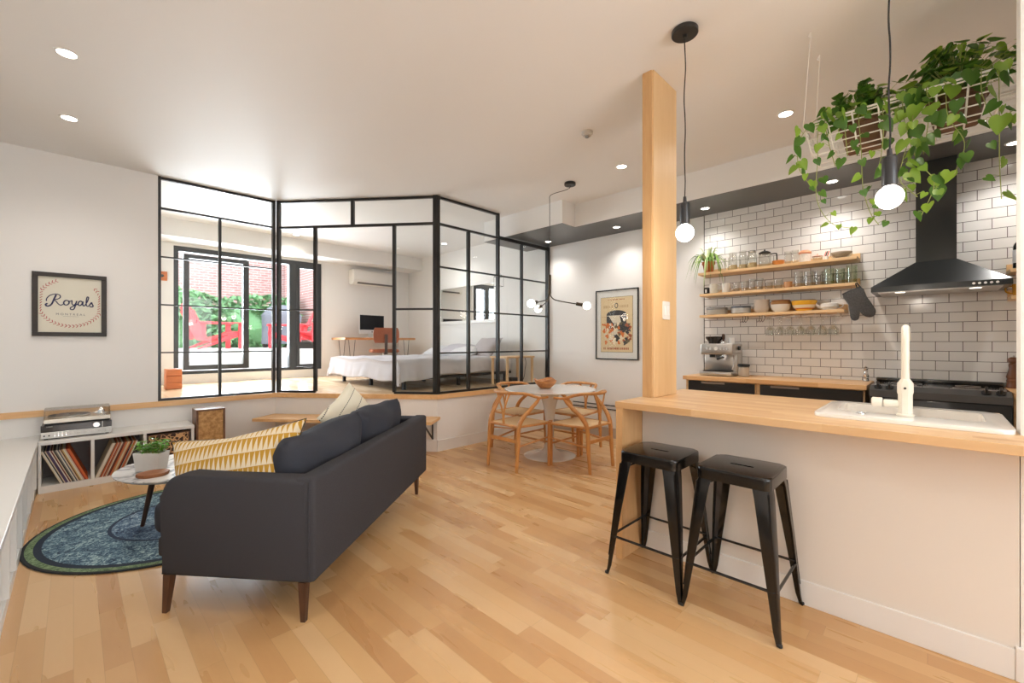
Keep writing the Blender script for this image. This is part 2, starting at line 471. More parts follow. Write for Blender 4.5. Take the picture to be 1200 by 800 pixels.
b = nb(); tube(b, [(2.80, -0.03, 0.82), (2.80, -0.05, 0.80), (2.92, -0.05, 0.80), (2.94, -0.03, 0.82)], 0.008); obj('handle', b, ALU, cs)
b = nb(); box(b, 1.93, 1.99, 0.13, 0.19, 0.83, 2.6)
obj('mullion', b, ALU, w, smooth=0)
b = nb(); box(b, WX0-0.06, WX1+0.05, -0.012, -0.0005, WZ0-0.012, WZ0+0.0); box(b, WX1+0.0, WX1+0.06, -0.012, -0.0005, WZ0, WZ1+0.03)
o = obj('window_trim', b, TRIMW, w, smooth=0)

# ---- steel and glass partition: three faces
def partition(A, B, label, bars_v, bars_h, ztop, posts, group='black steel glass partition walls', notop=None, bottoms=None, panes=()):
    """bars_v: (u, z0, z1, width); bars_h: (u0, u1, z, height); u in metres along A->B"""
    A = Vector(A); B = Vector(B); d = (B-A).normalized(); ang = math.degrees(math.atan2(d.y, d.x))
    t = thing('glass_partition', label, None, (A.x, A.y, 0), ang); t['kind'] = 'structure'
    th = 0.018
    b = nb()
    for u, z0, z1, wd in posts: box(b, u-wd/2, u+wd/2, 0.004, 0.056, z0, z1, 0.002, 1)
    obj('post', b, BLK, t, smooth=0)
    for u, z0, z1, wd in bars_v:
        b = nb(); box(b, u-wd/2, u+wd/2, 0.012, 0.048, z0, z1); obj('mullion', b, BLK, t, smooth=0)
    for u0, u1, z, hh in bars_h:
        b = nb(); box(b, u0, u1, 0.014, 0.046, z-hh/2, z+hh/2); obj('glazing_bar', b, BLK, t, smooth=0)
    for u0, u1, z0, z1 in panes:
        b = nb(); box(b, u0, u1, 0.027, 0.033, z0, z1); obj('glass_pane', b, GLP, t, smooth=0)
    return t
zb = 0.664
g1 = 1.09
partition((0.6, YB), (1.69, YB), 'left face of the black steel glass partition beside the picture wall',
    [(0.535, PZ+0.03, 2.62, 0.026)],
    [(0.02, g1-0.02, 2.925, 0.025), (0.02, g1-0.02, 2.62, 0.022), (0.02, g1-0.02, 2.125, 0.014), (0.02, g1-0.02, 1.635, 0.014), (0.02, g1-0.02, 1.145, 0.014), (0.02, g1-0.02, zb, 0.026)],
    CZ, [(0.013, PZ+0.012, CZ, 0.026), (g1-0.012, PZ+0.012, CZ, 0.034)], panes=[(0.02, g1-0.03, 0.68, 2.91)])
g2 = math.hypot(1.23, 1.55)
partition((1.69, YB), (2.92, 4.07), 'middle diagonal face of the glass partition with the open doorway',
    [(0.246*g2, PZ+0.03, 2.62, 0.036), (0.737*g2, PZ+0.03, 2.62, 0.036), (0.481*g2, 2.63, 2.93, 0.036)],
    [(0.03, g2-0.03, 2.925, 0.025), (0.03, g2-0.03, 2.62, 0.028), (0.03, 0.246*g2, 1.635, 0.016), (0.737*g2, g2-0.03, 1.635, 0.022), (0.03, 0.246*g2, zb, 0.026), (0.737*g2, g2-0.03, zb, 0.026)],
    CZ, [(0.022, PZ+0.012, CZ, 0.034), (g2-0.025, PZ+0.012, CZ, 0.06)],
    panes=[(0.05, 0.24*g2, 0.68, 2.61), (0.745*g2, g2-0.05, 0.68, 2.61), (0.05, 0.475*g2, 2.635, 2.91), (0.487*g2, g2-0.05, 2.635, 2.91)])
g3 = XK-2.92
partition((2.92, 4.07), (XK, 4.07), 'right face of the black steel glass partition beside the dining table',
    [(0.485, PZ+0.03, 2.62, 0.036), (1.44, PZ+0.03, 2.62, 0.03)],
    [(0.03, 0.985, 2.925, 0.025), (0.03, 0.985, 2.62, 0.024), (0.985, g3, 2.625, 0.045), (0.03, g3, 2.125, 0.018), (0.03, g3, 1.63, 0.018), (0.03, g3, 1.125, 0.018), (0.03, g3, zb, 0.026)],
    CZ, [(0.02, PZ+0.012, CZ, 0.05), (0.985, PZ+0.012, CZ, 0.03), (g3-0.02, PZ+0.012, 2.655, 0.04)],
    panes=[(0.05, 0.97, 0.68, 2.91), (1.0, g3-0.04, 0.68, 2.61)])

# ================================================================== outdoors
BRK = bricks('red_brick', (0.34, 0.17, 0.16), (0.42, 0.23, 0.21), (0.5, 0.45, 0.43), 0.21, 0.075, 0.008, 0.85, 'XZ', 0.5)
b = nb(); box(b, -6, 12, 15.0, 15.3, 0.3, 7.0); struct('wall_brick', b, BRK, 'red brick wall of the building across the yard')
b = nb(); box(b, 4.75, 9, 12.3, 14.9, 1.115, 7.0); struct('wall_brick_near', b, BRK)
DECK = planks('grey_deck_boards', [s2l(170, 165, 160), s2l(190, 186, 180), s2l(205, 200, 196)], w=0.14, L=2.4, rough=0.7, axis='X')
b = nb(); box(b, -4, 9, YW+0.2, 9.3, 0.66, 0.76); struct('floor_deck', b, DECK, 'grey deck boards outside the window')
b = nb(); box(b, -4, 9, 9.3, 14.9, 0.66, 1.11); struct('floor_deck_upper', b, DECK)
# hedge: leaves on rounded clumps, nobody could count them
HED = mat('hedge_leaves', (0.12, 0.27, 0.11), 0.5, var=0.5, vs=3)
b = nb(); rr = random.Random(3)
for k in range(6500):
    x = rr.uniform(-2.5, 4.6); top = 2.52+0.05*math.sin(x*1.7)+0.05*math.sin(x*4.1)
    z = rr.uniform(1.11, top); y = 13.2+0.25*math.sin(x*3+z*2.2)+rr.uniform(-0.12, 0.3)
    s = rr.uniform(0.05, 0.11); M = T(x, y, z) @ Matrix.Rotation(rr.uniform(0, 6.28), 4, Vector((rr.uniform(-1, 1), rr.uniform(-1, 1), rr.uniform(-1, 1))).normalized())
    vs = [b.verts.new(M @ Vector(p)) for p in ((-s, 0, 0), (0, -s*.55, s*.1), (s, 0, 0), (0, s*.55, s*.1))]
    b.faces.new(vs)
for k in range(27):
    sph(b, 0.42, (-2.4+k*0.25, 13.65, 1.62+0.04*math.sin(k*2.1)), 10, 6, 1.6)
tag(obj('hedge', b, HED, smooth=0, recalc=False), 'dense green hedge in front of the brick wall outside', 'hedge', kind='stuff')

# adirondack chairs
RED = mat('red_painted_plastic', (0.62, 0.035, 0.045), 0.4)
def adirondack(label, loc, rz):
    t = thing('adirondack_chair', label, 'garden chair', loc, rz, 'red adirondack chairs on the deck')
    b = nb()
    for k in range(7): 
        M = T(0, 0.32-k*0.085, 0.36-k*0.028) @ RX(18); box(b, -0.27, 0.27, -0.037, 0.037, -0.011, 0.011, 0.004, 1, M)
    obj('seat', b, RED, t)
    b = nb()
    for k in range(7):
        x = (k-3)*0.082; h = 0.80-0.035*(k-3)**2*0.5
        M = T(x, -0.26, 0.20) @ RX(24) @ RY((k-3)*1.8); box(b, -0.037, 0.037, -0.011, 0.011, 0, h, 0.004, 1, M)
    box(b, -0.28, 0.28, -0.05, 0.0, -0.03, 0.03, 0.004, 1, T(0, -0.42, 0.56))
    obj('backrest', b, RED, t)
    for s in (-1, 1):
        b = nb(); prism(b, [(-0.47, 0), (-0.40, 0), (0.42, 0.30), (0.42, 0.40), (0.34, 0.40)], -0.012, 0.012, T(s*0.285, 0, 0) @ Matrix(((0, 0, 1, 0), (1, 0, 0, 0), (0, 1, 0, 0), (0, 0, 0, 1))))
        obj('side_rail', b, RED, t)
        b = nb(); box(b, -0.05, 0.05, -0.012, 0.012, 0, 0.54, 0.004, 1, T(s*0.31, 0.36, 0) @ RZ(90)); obj('leg', b, RED, t)
        b = nb(); box(b, -0.012, 0.012, -0.04, 0.04, 0.2, 0.54, 0.003, 1, T(s*0.31, -0.34, 0)); obj('leg', b, RED, t)
        b = nb(); box(b, -0.07, 0.07, -0.45, 0.45, 0.54, 0.562, 0.006, 1, T(s*0.33, 0, 0)); obj('armrest', b, RED, t)
    return t
adirondack('red adirondack chair facing right, farthest left outside the window', (2.12, 10.9, 1.11), -80)
adirondack('red adirondack chair facing left beside the covered grill outside', (3.62, 11.1, 1.11), 75)
adirondack('red adirondack chair seen through the narrow right-hand window pane', (3.95, 9.95, 1.11), 100)
# covered grill
t = thing('covered_grill', 'garden grill under a wrinkled grey cover outside the window', 'grill', (3.86, 12.3, 1.11))
b = nb()
prof = []
for i, (w_, d_, z_) in enumerate([(0.48, 0.28, 0.10), (0.49, 0.29, 0.3), (0.46, 0.27, 0.62), (0.48, 0.28, 0.84), (0.38, 0.24, 1.0), (0.24, 0.16, 1.10), (0.08, 0.06, 1.12)]):
    prof.append([Vector((w_*math.cos(a)*(1+0.04*math.sin(7*a+z_*9)), d_*math.sin(a)*(1+0.04*math.sin(5*a)), z_)) for a in [2*PI*k/36 for k in range(36)]])
loft(b, prof); obj('cover', b, mat('grey_cover_fabric', (0.10, 0.105, 0.125), 0.7, bump=0.3, bs=12), t)
for sx in (-1, 1):
    b = nb(); cyl(b, 0.07, -0.02, 0.02, 16, T(sx*0.4, 0, 0.07) @ RX(90)); obj('wheel', b, BLKM, t)
# ================================================================== island
CTZ = 0.906
t = thing('kitchen_island', 'white painted half wall island under the butcher block counter', 'island', (2.45, -0.2, 0))
b = nb(); box(b, 0, 0.62, -0.022, 1.485, 0, CTZ-0.036); obj('half_wall', b, mat('island_paint', (0.72, 0.67, 0.61), 0.5), t, smooth=0)
b = nb(); box(b, -0.012, 0.0, -0.01, 1.485, 0, 0.115, 0.002, 1); obj('baseboard', b, TRIMW, t, smooth=0)
b = nb(); box(b, -0.235, 0.66, 1.487, 1.527, 0, CTZ-0.036); obj('end_panel', b, wood('birch_end_panel', s2l(196, 150, 98), s2l(214, 172, 122), 'Z', 0.5, 3), t, smooth=0)
cp = [(2.212, -1.0), (2.45, -1.0), (2.45, -0.223), (3.15, -0.223), (3.15, 1.332), (2.212, 1.332)]
b1 = nb(); prism(b1, cp, CTZ-0.036, CTZ, bev=0.002)
b2 = nb(); box(b2, 2.50, 2.93, -0.16, 0.36, 0.8, 1.0)
tag(obj('countertop', carve(b1, b2), BUT, smooth=0), 'long butcher block worktop of the island with the white sink', 'worktop')
# column
t = thing('column', 'square blond wood post from island worktop to ceiling', 'column', (2.51, 1.243, CTZ))
b = nb(); box(b, 0.006, 0.334, 0.0, 0.077, 0.001, CZ-CTZ-0.002, 0.002, 1); obj('casing', b, wood('blond_birch_ply', s2l(206, 168, 120), s2l(220, 186, 140), 'Z', 0.45, 2.2), t, smooth=0)
b = nb(); box(b, 0.0, 0.006, 0.012, 0.070, 0.001, CZ-CTZ-0.002); obj('face_strip', b, wood('edge_birch', s2l(190, 146, 96), s2l(212, 172, 122), 'Z', 0.45, 4), t, smooth=0)
t2 = thing('light_switch', 'white double switch plate on the wooden column', 'switch', (2.68, 1.2425, 1.455))
b = nb(); prism(b, rrect(-0.048, 0.048, -0.058, 0.058, 0.006, 3), -0.0, 0.006, RX(90)); obj('plate', b, WCER, t2)
for i in (-1, 1):
    b = nb(); box(b, i*0.023-0.012, i*0.023+0.012, -0.011, -0.006, -0.03, 0.03, 0.002, 1); obj('rocker', b, TRIMW, t2)

# sink
t = thing('sink', 'white enamel drop-in kitchen sink set in the island worktop', 'sink', (2.42, -0.215, CTZ))
sx, sy = 0.58, 0.625
b1 = nb(); prism(b1, rrect(0, sx, 0, sy, 0.05, 6), 0.001, 0.018)
bmesh.ops.bevel(b1, geom=[e for e in b1.edges if all(v.co.z > 0.017 for v in e.verts)], offset=0.008, segments=3, profile=0.5, affect='EDGES')
b2 = nb(); prism(b2, rrect(0.185, 0.50, 0.065, 0.30, 0.05, 6), -0.3, 0.1); prism(b2, rrect(0.185, 0.50, 0.33, 0.56, 0.05, 6), -0.3, 0.1)
obj('rim', carve(b1, b2), WCER, t, smooth=40)
for ya, yb in ((0.065, 0.30), (0.33, 0.56)):
    b = nb(); A = [(x, y, 0.012) for x, y in rrect(0.185, 0.50, ya, yb, 0.05, 6)]; Bq = [(x, y, -0.14) for x, y in rrect(0.195, 0.49, ya+.01, yb-.01, 0.045, 6)]; Cq = [(x, y, -0.16) for x, y in rrect(0.215, 0.47, ya+.03, yb-.03, 0.04, 6)]
    rs = [[b.verts.new(p) for p in q] for q in (A, Bq, Cq)]
    for p, q in zip(rs, rs[1:]):
        for k in range(len(p)): b.faces.new((p[k], p[(k+1) % len(p)], q[(k+1) % len(p)], q[k]))
    b.faces.new(rs[-1]); obj('basin', b, WCER, t, smooth=40)
b = nb(); cyl(b, 0.018, 0.018, 0.022, 20, T(0.11, 0.46, 0)); cyl(b, 0.008, 0.022, 0.028, 12, T(0.11, 0.46, 0)); obj('drain_knob', b, CHROME, t)

# faucet
FAU = mat('cream_white_enamel', (0.80, 0.76, 0.66), 0.3)
t = thing('faucet', 'tall cream white kitchen faucet standing on the sink rim', 'faucet', (2.575, 0.095, CTZ+0.018))
b = nb(); cyl(b, 0.031, 0, 0.012, 24, bev=0.003)
q = [(0.026*math.cos(R(45*k+22.5)), 0.026*math.sin(R(45*k+22.5))) for k in range(8)]
loft(b, [[(x*1.0, y*1.0, 0.012) for x, y in q], [(x, y, 0.095) for x, y in q], [(x*1.12, y*1.12, 0.105) for x, y in q], [(x*1.12, y*1.12, 0.145) for x, y in q], [(x*0.62, y*0.62, 0.165) for x, y in q]])
obj('body', b, FAU, t)
b = nb(); tube(b, spline([(0, 0, 0.15), (0, 0, 0.30), (0, 0, 0.355), (0.012, 0, 0.382), (0.045, 0, 0.39), (0.13, 0, 0.372), (0.19, 0, 0.345)], 6), 0.0145, 14); obj('spout', b, FAU, t)
b = nb(); cyl(b, 0.017, 0, 0.055, 18, T(0, 0.02, 0.052) @ RX(-90), 0.003); cyl(b, 0.021, 0.055, 0.095, 18, T(0, 0.02, 0.055) @ RX(-90), 0.004); obj('lever', b, FAU, t)
b = nb(); cyl(b, 0.0195, 0.0, 0.004, 18, T(0, 0.075, 0.054) @ RX(-90)); obj('ring', b, STEEL, t)
b = nb(); sph(b, 0.005, (-0.028, 0, 0.125), 10, 6); obj('sensor', b, BLKM, t)

# ================================================================== bar stools
STOOL = mat('black_painted_sheet_metal', (0.006, 0.005, 0.0045), 0.15, 0.0, coat=0.0, bump=0.06, bs=25, spec=0.5)
def stool(label, loc, rz=0):
    t = thing('bar_stool', label, 'stool', loc, rz, 'black metal bar stools at the island')
    H = 0.665; s = 0.158
    b1 = nb(); prism(b1, rrect(-s, s, -s, s, 0.035, 6), H-0.055, H)
    bmesh.ops.bevel(b1, geom=[e for e in b1.edges if all(v.co.z > H-0.001 for v in e.verts)], offset=0.012, segments=3, profile=0.6, affect='EDGES')
    b2 = nb(); prism(b2, rrect(-s+0.003, s-0.003, -s+0.003, s-0.003, 0.033, 6), H-0.09, H-0.014)
    b3 = nb(); prism(b3, rrect(-0.009, 0.009, -0.052, 0.052, 0.0085, 4), H-0.1, H+0.1)
    st = carve(carve(b1, b2), b3)
    obj('seat', st, STOOL, t, smooth=40)
    b = nb(); tube(b, [(x, y, H-0.003) for x, y in rrect(-s+0.022, s-0.022, -s+0.022, s-0.022, 0.03, 5)], 0.003, 6, closed=True, flat=0.6); obj('seat_bead', b, STOOL, t)
    for ax, ay in ((1, 1), (-1, 1), (-1, -1), (1, -1)):
        b = nb(); rings = []
        for z, e, wd, cut in ((H-0.052, 0.154, 0.068, 0.026), (H-0.09, 0.161, 0.066, 0.026), (0.36, 0.181, 0.052, 0.020), (0.16, 0.195, 0.034, 0.014), (0.05, 0.203, 0.025, 0.010), (0.0, 0.209, 0.017, 0.008)):
            th = 0.004
            # L profile with a softened outer corner
            o_ = [(e-wd, e), (e-cut, e), (e-cut*0.3, e-cut*0.3), (e, e-cut), (e, e-wd)]
            i_ = [(e-th, e-wd), (e-th, e-cut-th*.3), (e-cut*.45-th, e-cut*.45-th), (e-cut-th*.3, e-th), (e-wd, e-th)]
            rings.append([(ax*x, ay*y, z) for x, y in o_+i_])
        loft(b, rings)
        # centre rib of the pressed channel
        tube(b, [(ax*0.150, ay*0.150, H-0.07), (ax*0.176, ay*0.176, 0.32), (ax*0.196, ay*0.196, 0.10)], [0.007, 0.006, 0.004], 6)
        lg = obj('leg', b, STOOL, t, smooth=25)
        b = nb(); cyl(b, 0.0105, 0, 0.014, 12, T(ax*0.2035, ay*0.2035, 0), 0.003); obj('foot', b, BLKM, lg)
    z = 0.205; e = 0.186
    for a, c in (((e, e), (-e, e)), ((-e, e), (-e, -e)), ((-e, -e), (e, -e)), ((e, -e), (e, e))):
        b = nb(); tube(b, [(a[0], a[1], z), (c[0], c[1], z)], 0.0065, 8); obj('footrest_bar', b, STOOL, t)
    for k in (1, -1):
        b = nb(); tube(b, spline([(-0.15, -0.15*k, H-0.105), (-0.07, -0.07*k, H-0.062), (0.07, 0.07*k, H-0.062), (0.15, 0.15*k, H-0.105)], 5), 0.010, 6, flat=0.35); obj('cross_brace', b, STOOL, t)
    return t
stool('black metal stool at the end of the island beside the wooden end panel', (2.232, 1.068, 0))
stool('black metal stool nearer the camera, beside the plain island wall', (2.232, 0.658, 0))

# ================================================================== kitchen base units
CDK = mat('black_cabinet_front', (0.022, 0.021, 0.020), 0.35, spec=0.4)
KX0 = 4.40
t = thing('base_cabinet', 'black fronted kitchen base unit under the espresso machine', 'cabinet', (KX0, 1.18, 0))
def base(t, L, pulls):
    b = nb(); box(b, 0.02, XK-KX0-0.012, 0.0, L, 0.0, 0.872); obj('carcass', b, BIRCHY, t, smooth=0)
    b = nb(); box(b, 0.0, 0.02, 0.012, L-0.03, 0.10, 0.862, 0.002, 1); d = obj('drawer_front', b, CDK, t, smooth=0)
    b = nb(); box(b, -0.006, 0.0, pulls-0.11, pulls+0.11, 0.842, 0.862, 0.002, 1); obj('finger_pull', b, mat('taupe_pull', (0.28, 0.23, 0.19), 0.4), d, smooth=0)
base(t, 0.65, 0.38)
t = thing('base_cabinet', 'black fronted kitchen base unit beside the range', 'cabinet', (KX0, 0.40, 0)); base(t, 0.775, 0.55)
b = nb(); prism(b, [(4.358, 0.385), (XK-0.011, 0.385), (XK-0.011, 1.84), (4.358, 1.84)], 0.874, 0.912, bev=0.002); tag(obj('kitchen_worktop', b, KBUT, smooth=0), 'butcher block worktop along the tiled wall', 'worktop')
t = thing('base_cabinet', 'kitchen base unit right of the range, behind the sink', 'cabinet', (KX0, -1.155, 0)); base(t, 0.78, 0.4)
b = nb(); prism(b, [(4.358, -1.5), (XK-0.011, -1.5), (XK-0.011, -0.370), (4.358, -0.370)], 0.874, 0.912, bev=0.002); tag(obj('kitchen_worktop', b, KBUT, smooth=0), 'short butcher block worktop right of the black range', 'worktop')

# range
t = thing('range_cooker', 'black range cooker between the kitchen worktops', 'cooker', (4.31, -0.366, 0)); t.scale = (1, 0.96, 1)
b = nb(); box(b, 0.03, 0.60, 0.002, 0.762, 0.02, 0.885, 0.004, 1); obj('body', b, BLKG, t)
b = nb(); box(b, -0.005, 0.03, 0.004, 0.760, 0.30, 0.83, 0.008, 2); d = obj('oven_door', b, BLKG, t)
b = nb(); tube(b, [(-0.045, 0.08, 0.775), (-0.045, 0.68, 0.775)], 0.011, 12); tube(b, [(-0.045, 0.10, 0.775), (0.0, 0.10, 0.775)], 0.007); tube(b, [(-0.045, 0.66, 0.775), (0.0, 0.66, 0.775)], 0.007); obj('handle', b, BLKG, d)
b = nb(); prism(b, [(0.0, 0.835), (0.03, 0.835), (0.10, 0.905), (0.085, 0.918), (0.0, 0.885)], 0.003, 0.761, Matrix(((1, 0, 0, 0), (0, 0, 1, 0), (0, 1, 0, 0), (0, 0, 0, 1)))); obj('control_panel', b, mat('range_panel', (0.10, 0.10, 0.10), 0.3, 0.4), t, smooth=0)
b = nb(); box(b, 0.085, 0.60, 0.004, 0.760, 0.885, 0.918, 0.004, 1); obj('cooktop', b, mat('glass_cooktop', (0.02, 0.02, 0.022), 0.06, coat=1.0), t)
b = nb(); box(b, 0.55, 0.61, 0.002, 0.762, 0.918, 0.95, 0.006, 2); obj('backguard', b, BLKG, t)
for y in (0.055, 0.125, 0.640, 0.710):
    b = nb(); M = T(0.045, y, 0.900) @ RY(-28); cyl(b, 0.026, 0, 0.014, 20, M, 0.002); box(b, -0.024, 0.024, -0.007, 0.007, 0.012, 0.046, 0.003, 1, M); obj('knob', b, mat('knob_black', (0.02, 0.02, 0.02), 0.3), t)
b = nb(); box(b, -0.001, 0.001, 0.19, 0.58, 0.85, 0.88, M=T(0.002, 0, 0)); obj('display', b, BLKG, t)
for y, x, r_ in ((0.2, 0.2, 0.09), (0.56, 0.2, 0.075), (0.2, 0.42, 0.07), (0.56, 0.42, 0.1)):
    b = nb(); tube(b, [(x+r_*math.cos(a), y+r_*math.sin(a), 0.9185) for a in [2*PI*k/30 for k in range(30)]], 0.0015, 4, closed=True); obj('burner_ring', b, STEEL, t)

# hood
t = thing('range_hood', 'black pyramid range hood with tall chimney above the range', 'range hood', (XK-0.011, -0.004, 1.645))
HB = mat('black_hood_metal', (0.022, 0.024, 0.024), 0.3, 0.3, coat=0.3)
b = nb()
def hr(x0, ya, yb, z): return [(x0, ya, z), (0, ya, z), (0, yb, z), (x0, yb, z)]
loft(b, [hr(-0.49, -0.37, 0.37, 0.0), hr(-0.49, -0.37, 0.37, 0.04), hr(-0.28, -0.11, 0.115, 0.235)]); obj('canopy', b, HB, t, smooth=0)
b = nb(); box(b, -0.28, 0, -0.11, 0.115, 0.235, SZ-1.645-0.002); obj('chimney', b, HB, t, smooth=0)
b = nb(); box(b, -0.45, -0.03, -0.33, 0.33, -0.006, 0.0); obj('filter', b, STEEL, t, smooth=0)
for k in range(5):
    b = nb(); cyl(b, 0.008, 0, 0.004, 12, T(-0.49, -0.30+k*0.028, 0.02) @ RY(-90)); obj('button', b, mat('button_white', (0.8, 0.8, 0.78), 0.3), t)
for y in (-0.2, 0.2):
    b = nb(); cyl(b, 0.03, -0.009, -0.005, 16, T(-0.42, y, 0)); obj('lamp', b, mat('hood_lamp', (1, 0.92, 0.8), emit=2.0), t)

# ================================================================== espresso machine
t = thing('espresso_machine', 'stainless espresso machine with bean hopper on the kitchen worktop', 'espresso machine', (4.50, 1.42, 0.912))
b = nb(); box(b, 0.0, 0.32, 0, 0.31, 0.006, 0.045, 0.008); obj('drip_tray', b, STEEL, t)
b = nb(); box(b, 0.02, 0.15, 0.03, 0.28, 0.045, 0.052); obj('grille', b, BLKM, t, smooth=0)
b = nb(); box(b, 0.16, 0.34, 0.0, 0.31, 0.045, 0.24, 0.006); obj('body', b, STEEL, t)
b = nb(); box(b, 0.03, 0.34, 0.0, 0.31, 0.215, 0.325, 0.012, 3); obj('head', b, STEEL, t)
b = nb(); cyl(b, 0.018, 0, 0.006, 18, T(0.03, 0.155, 0.275) @ RY(-90)); hb = obj('gauge', b, WCER, t)
for y, r_ in ((0.05, 0.010), (0.08, 0.010), (0.11, 0.010), (0.21, 0.012), (0.245, 0.012)):
    b = nb(); cyl(b, r_, 0, 0.007, 14, T(0.03, y, 0.275) @ RY(-90)); obj('button', b, CHROME, t)
b = nb(); cyl(b, 0.022, 0, 0.05, 16, T(0.09, 0.09, 0.165)); cyl(b, 0.034, 0.0, 0.02, 18, T(0.09, 0.09, 0.185)); pf = obj('portafilter', b, CHROME, t)
b = nb(); tube(b, [(0.07, 0.09, 0.19), (-0.03, 0.10, 0.18), (-0.07, 0.105, 0.175)], [0.007, 0.011, 0.012], 10); obj('handle', b, BLKM, pf)
b = nb(); cyl(b, 0.028, 0, 0.03, 18, T(0.09, 0.21, 0.185)); obj('grind_outlet', b, BLKM, t)
b = nb(); tube(b, spline([(0.10, 0.015, 0.22), (0.07, 0.0, 0.17), (0.05, 0.0, 0.10), (0.04, 0.01, 0.07)], 4), 0.005, 8); obj('steam_wand', b, CHROME, t)
b = nb(); cyl(b, 0.02, 0, 0.02, 16, T(0.20, -0.02, 0.28) @ RX(-90)); obj('steam_dial', b, BLKM, t)
b = nb(); lathe(b, [(0.055, 0.0), (0.06, 0.02), (0.085, 0.055), (0.088, 0.07), (0.08, 0.074), (0, 0.074)], 24, T(0.19, 0.225, 0.325)); obj('bean_hopper', b, mat('smoked_hopper', (0.02, 0.014, 0.010), 0.15), t)
b = nb(); cyl(b, 0.028, 0.325, 0.385, 18, T(0.2, 0.06, 0)); tube(b, [(0.2, 0.088, 0.375), (0.2, 0.105, 0.365), (0.2, 0.105, 0.345), (0.2, 0.088, 0.335)], 0.003); cup = tag(obj('espresso_cup', b, WCER), 'small cup on top of the espresso machine', 'cup'); cup.location = (4.50, 1.42, 0.912)
t = thing('coffee_tamper', 'dark wooden handled tamper standing on the espresso machine', 'tamper', (4.68, 1.555, 1.2375))
b = nb(); cyl(b, 0.024, 0, 0.02, 18, bev=0.002); obj('base', b, CHROME, t)
b = nb(); lathe(b, [(0, 0.02), (0.008, 0.02), (0.009, 0.04), (0.015, 0.06), (0.014, 0.095), (0.006, 0.10), (0, 0.10)], 16); obj('handle', b, WALN, t)
t = thing('coffee_canister', 'glass coffee canister with black lid right of the espresso machine', 'canister', (4.62, 1.345, 0.912))
b = nb(); cyl(b, 0.05, 0.0, 0.10, 20, bev=0.006); obj('jar', b, mat('beige_powder_glass', (0.42, 0.36, 0.29), 0.25), t)
b = nb(); cyl(b, 0.054, 0.10, 0.125, 20, bev=0.004); obj('lid', b, BLKM, t)

# worktop odds: mills at the range
def mill(label, loc, s, m, name='pepper_mill'):
    t = thing(name, label, 'pepper mill', loc)
    b = nb(); lathe(b, [(0, 0), (0.034*s, 0), (0.036*s, 0.012*s), (0.030*s, 0.035*s), (0.034*s, 0.048*s), (0.030*s, 0.06*s), (0.035*s, 0.072*s), (0.022*s, 0.13*s), (0.024*s, 0.155*s), (0.019*s, 0.163*s), (0, 0.163*s)], 24); obj('body', b, m, t)
    b = nb(); lathe(b, [(0, 0.164*s), (0.02*s, 0.164*s), (0.030*s, 0.178*s), (0.030*s, 0.190*s), (0.016*s, 0.203*s), (0, 0.205*s)], 24); obj('head', b, m, t)
    b = nb(); sph(b, 0.006*s, (0, 0, 0.21*s), 10, 6); obj('finial', b, STEEL, t)
mill('turned brown wooden pepper mill right of the range', (4.86, -0.412, 0.912), 1.12, wood('mill_wood', s2l(92, 52, 28), s2l(128, 78, 46), 'Z', 0.35, 6))
mill('small dark mill in the corner left of the range', (4.82, 0.43, 0.912), 0.62, CHROME)
t = thing('frying_pan', 'dark pan handle hanging beside the wooden pepper mill', 'pan', (4.86, -0.66, 1.06))
b = nb(); lathe(b, [(0, 0), (0.09, 0), (0.11, 0.035), (0.107, 0.035), (0.088, 0.004), (0, 0.004)], 28, RY(-90)); obj('pan_body', b, BLKM, t)
b = nb(); tube(b, [(-0.03, 0.09, 0.03), (-0.05, 0.2, 0.09)], 0.009, 8, flat=1.4); obj('handle', b, BLKM, t)

# oven mitt, hanging from the middle shelf end
MIT = mat('dark_quilted_cotton', (0.075, 0.072, 0.07), 0.85, bump=0.7, bs=130, var=0.75, vs=95)
t = thing('oven_mitt', 'dark quilted oven mitt hanging at the shelf end', 'oven mitt', (4.665, 0.478, 1.735))
out = [(-0.075, -0.05), (0.075, -0.05), (0.078, -0.16), (0.085, -0.25), (0.082, -0.31), (0.055, -0.345), (0.015, -0.345), (-0.018, -0.31), (-0.03, -0.255), (-0.042, -0.285), (-0.065, -0.325), (-0.10, -0.325), (-0.115, -0.295), (-0.10, -0.235), (-0.078, -0.16)]
out = [(p.x, p.y) for p in spline([(x, y, 0) for x, y in out], 3, True)]
def flat_pad(b, poly, th, M):
    cx = sum(p[0] for p in poly)/len(poly); cy = sum(p[1] for p in poly)/len(poly)
    rings = []
    for k, (s, d) in enumerate([(1, 0), (0.97, 0.55), (0.86, 0.9), (0.5, 1.0)]):
        rings.append((s, d))
    for sg in (1, -1):
        rs = []
        for s, d in rings:
            rs.append([b.verts.new(M @ Vector((cx+(x-cx)*s, cy+(y-cy)*s, sg*d*th/2))) for x, y in poly])
        for p, q in zip(rs, rs[1:]):
            for k in range(len(p)): b.faces.new((p[k], p[(k+1) % len(p)], q[(k+1) % len(p)], q[k]))
        b.faces.new(rs[-1])
MM = RX(-24) @ Matrix(((0, 0, 1, 0), (-1, 0, 0, 0), (0, 1, 0, 0), (0, 0, 0, 1))) @ Matrix.Scale(0.88, 4) @ T(-0.055, 0.02, 0)
b = nb(); flat_pad(b, out, 0.03, MM); bmesh.ops.remove_doubles(b, verts=b.verts[:], dist=1e-5); obj('mitt_body', b, MIT, t)
b = nb(); tube(b, [MM @ Vector(p) for p in ((-0.078, -0.05, 0.0), (0.078, -0.05, 0.0))], 0.009, 8); obj('cuff_binding', b, BLKM, t)
b = nb(); tube(b, [MM @ Vector(p) for p in ((0.045, -0.05, 0), (0.055, 0.0, 0), (0.065, 0.005, 0), (0.072, -0.05, 0))], 0.004, 6); obj('hanging_loop', b, BLKM, t)

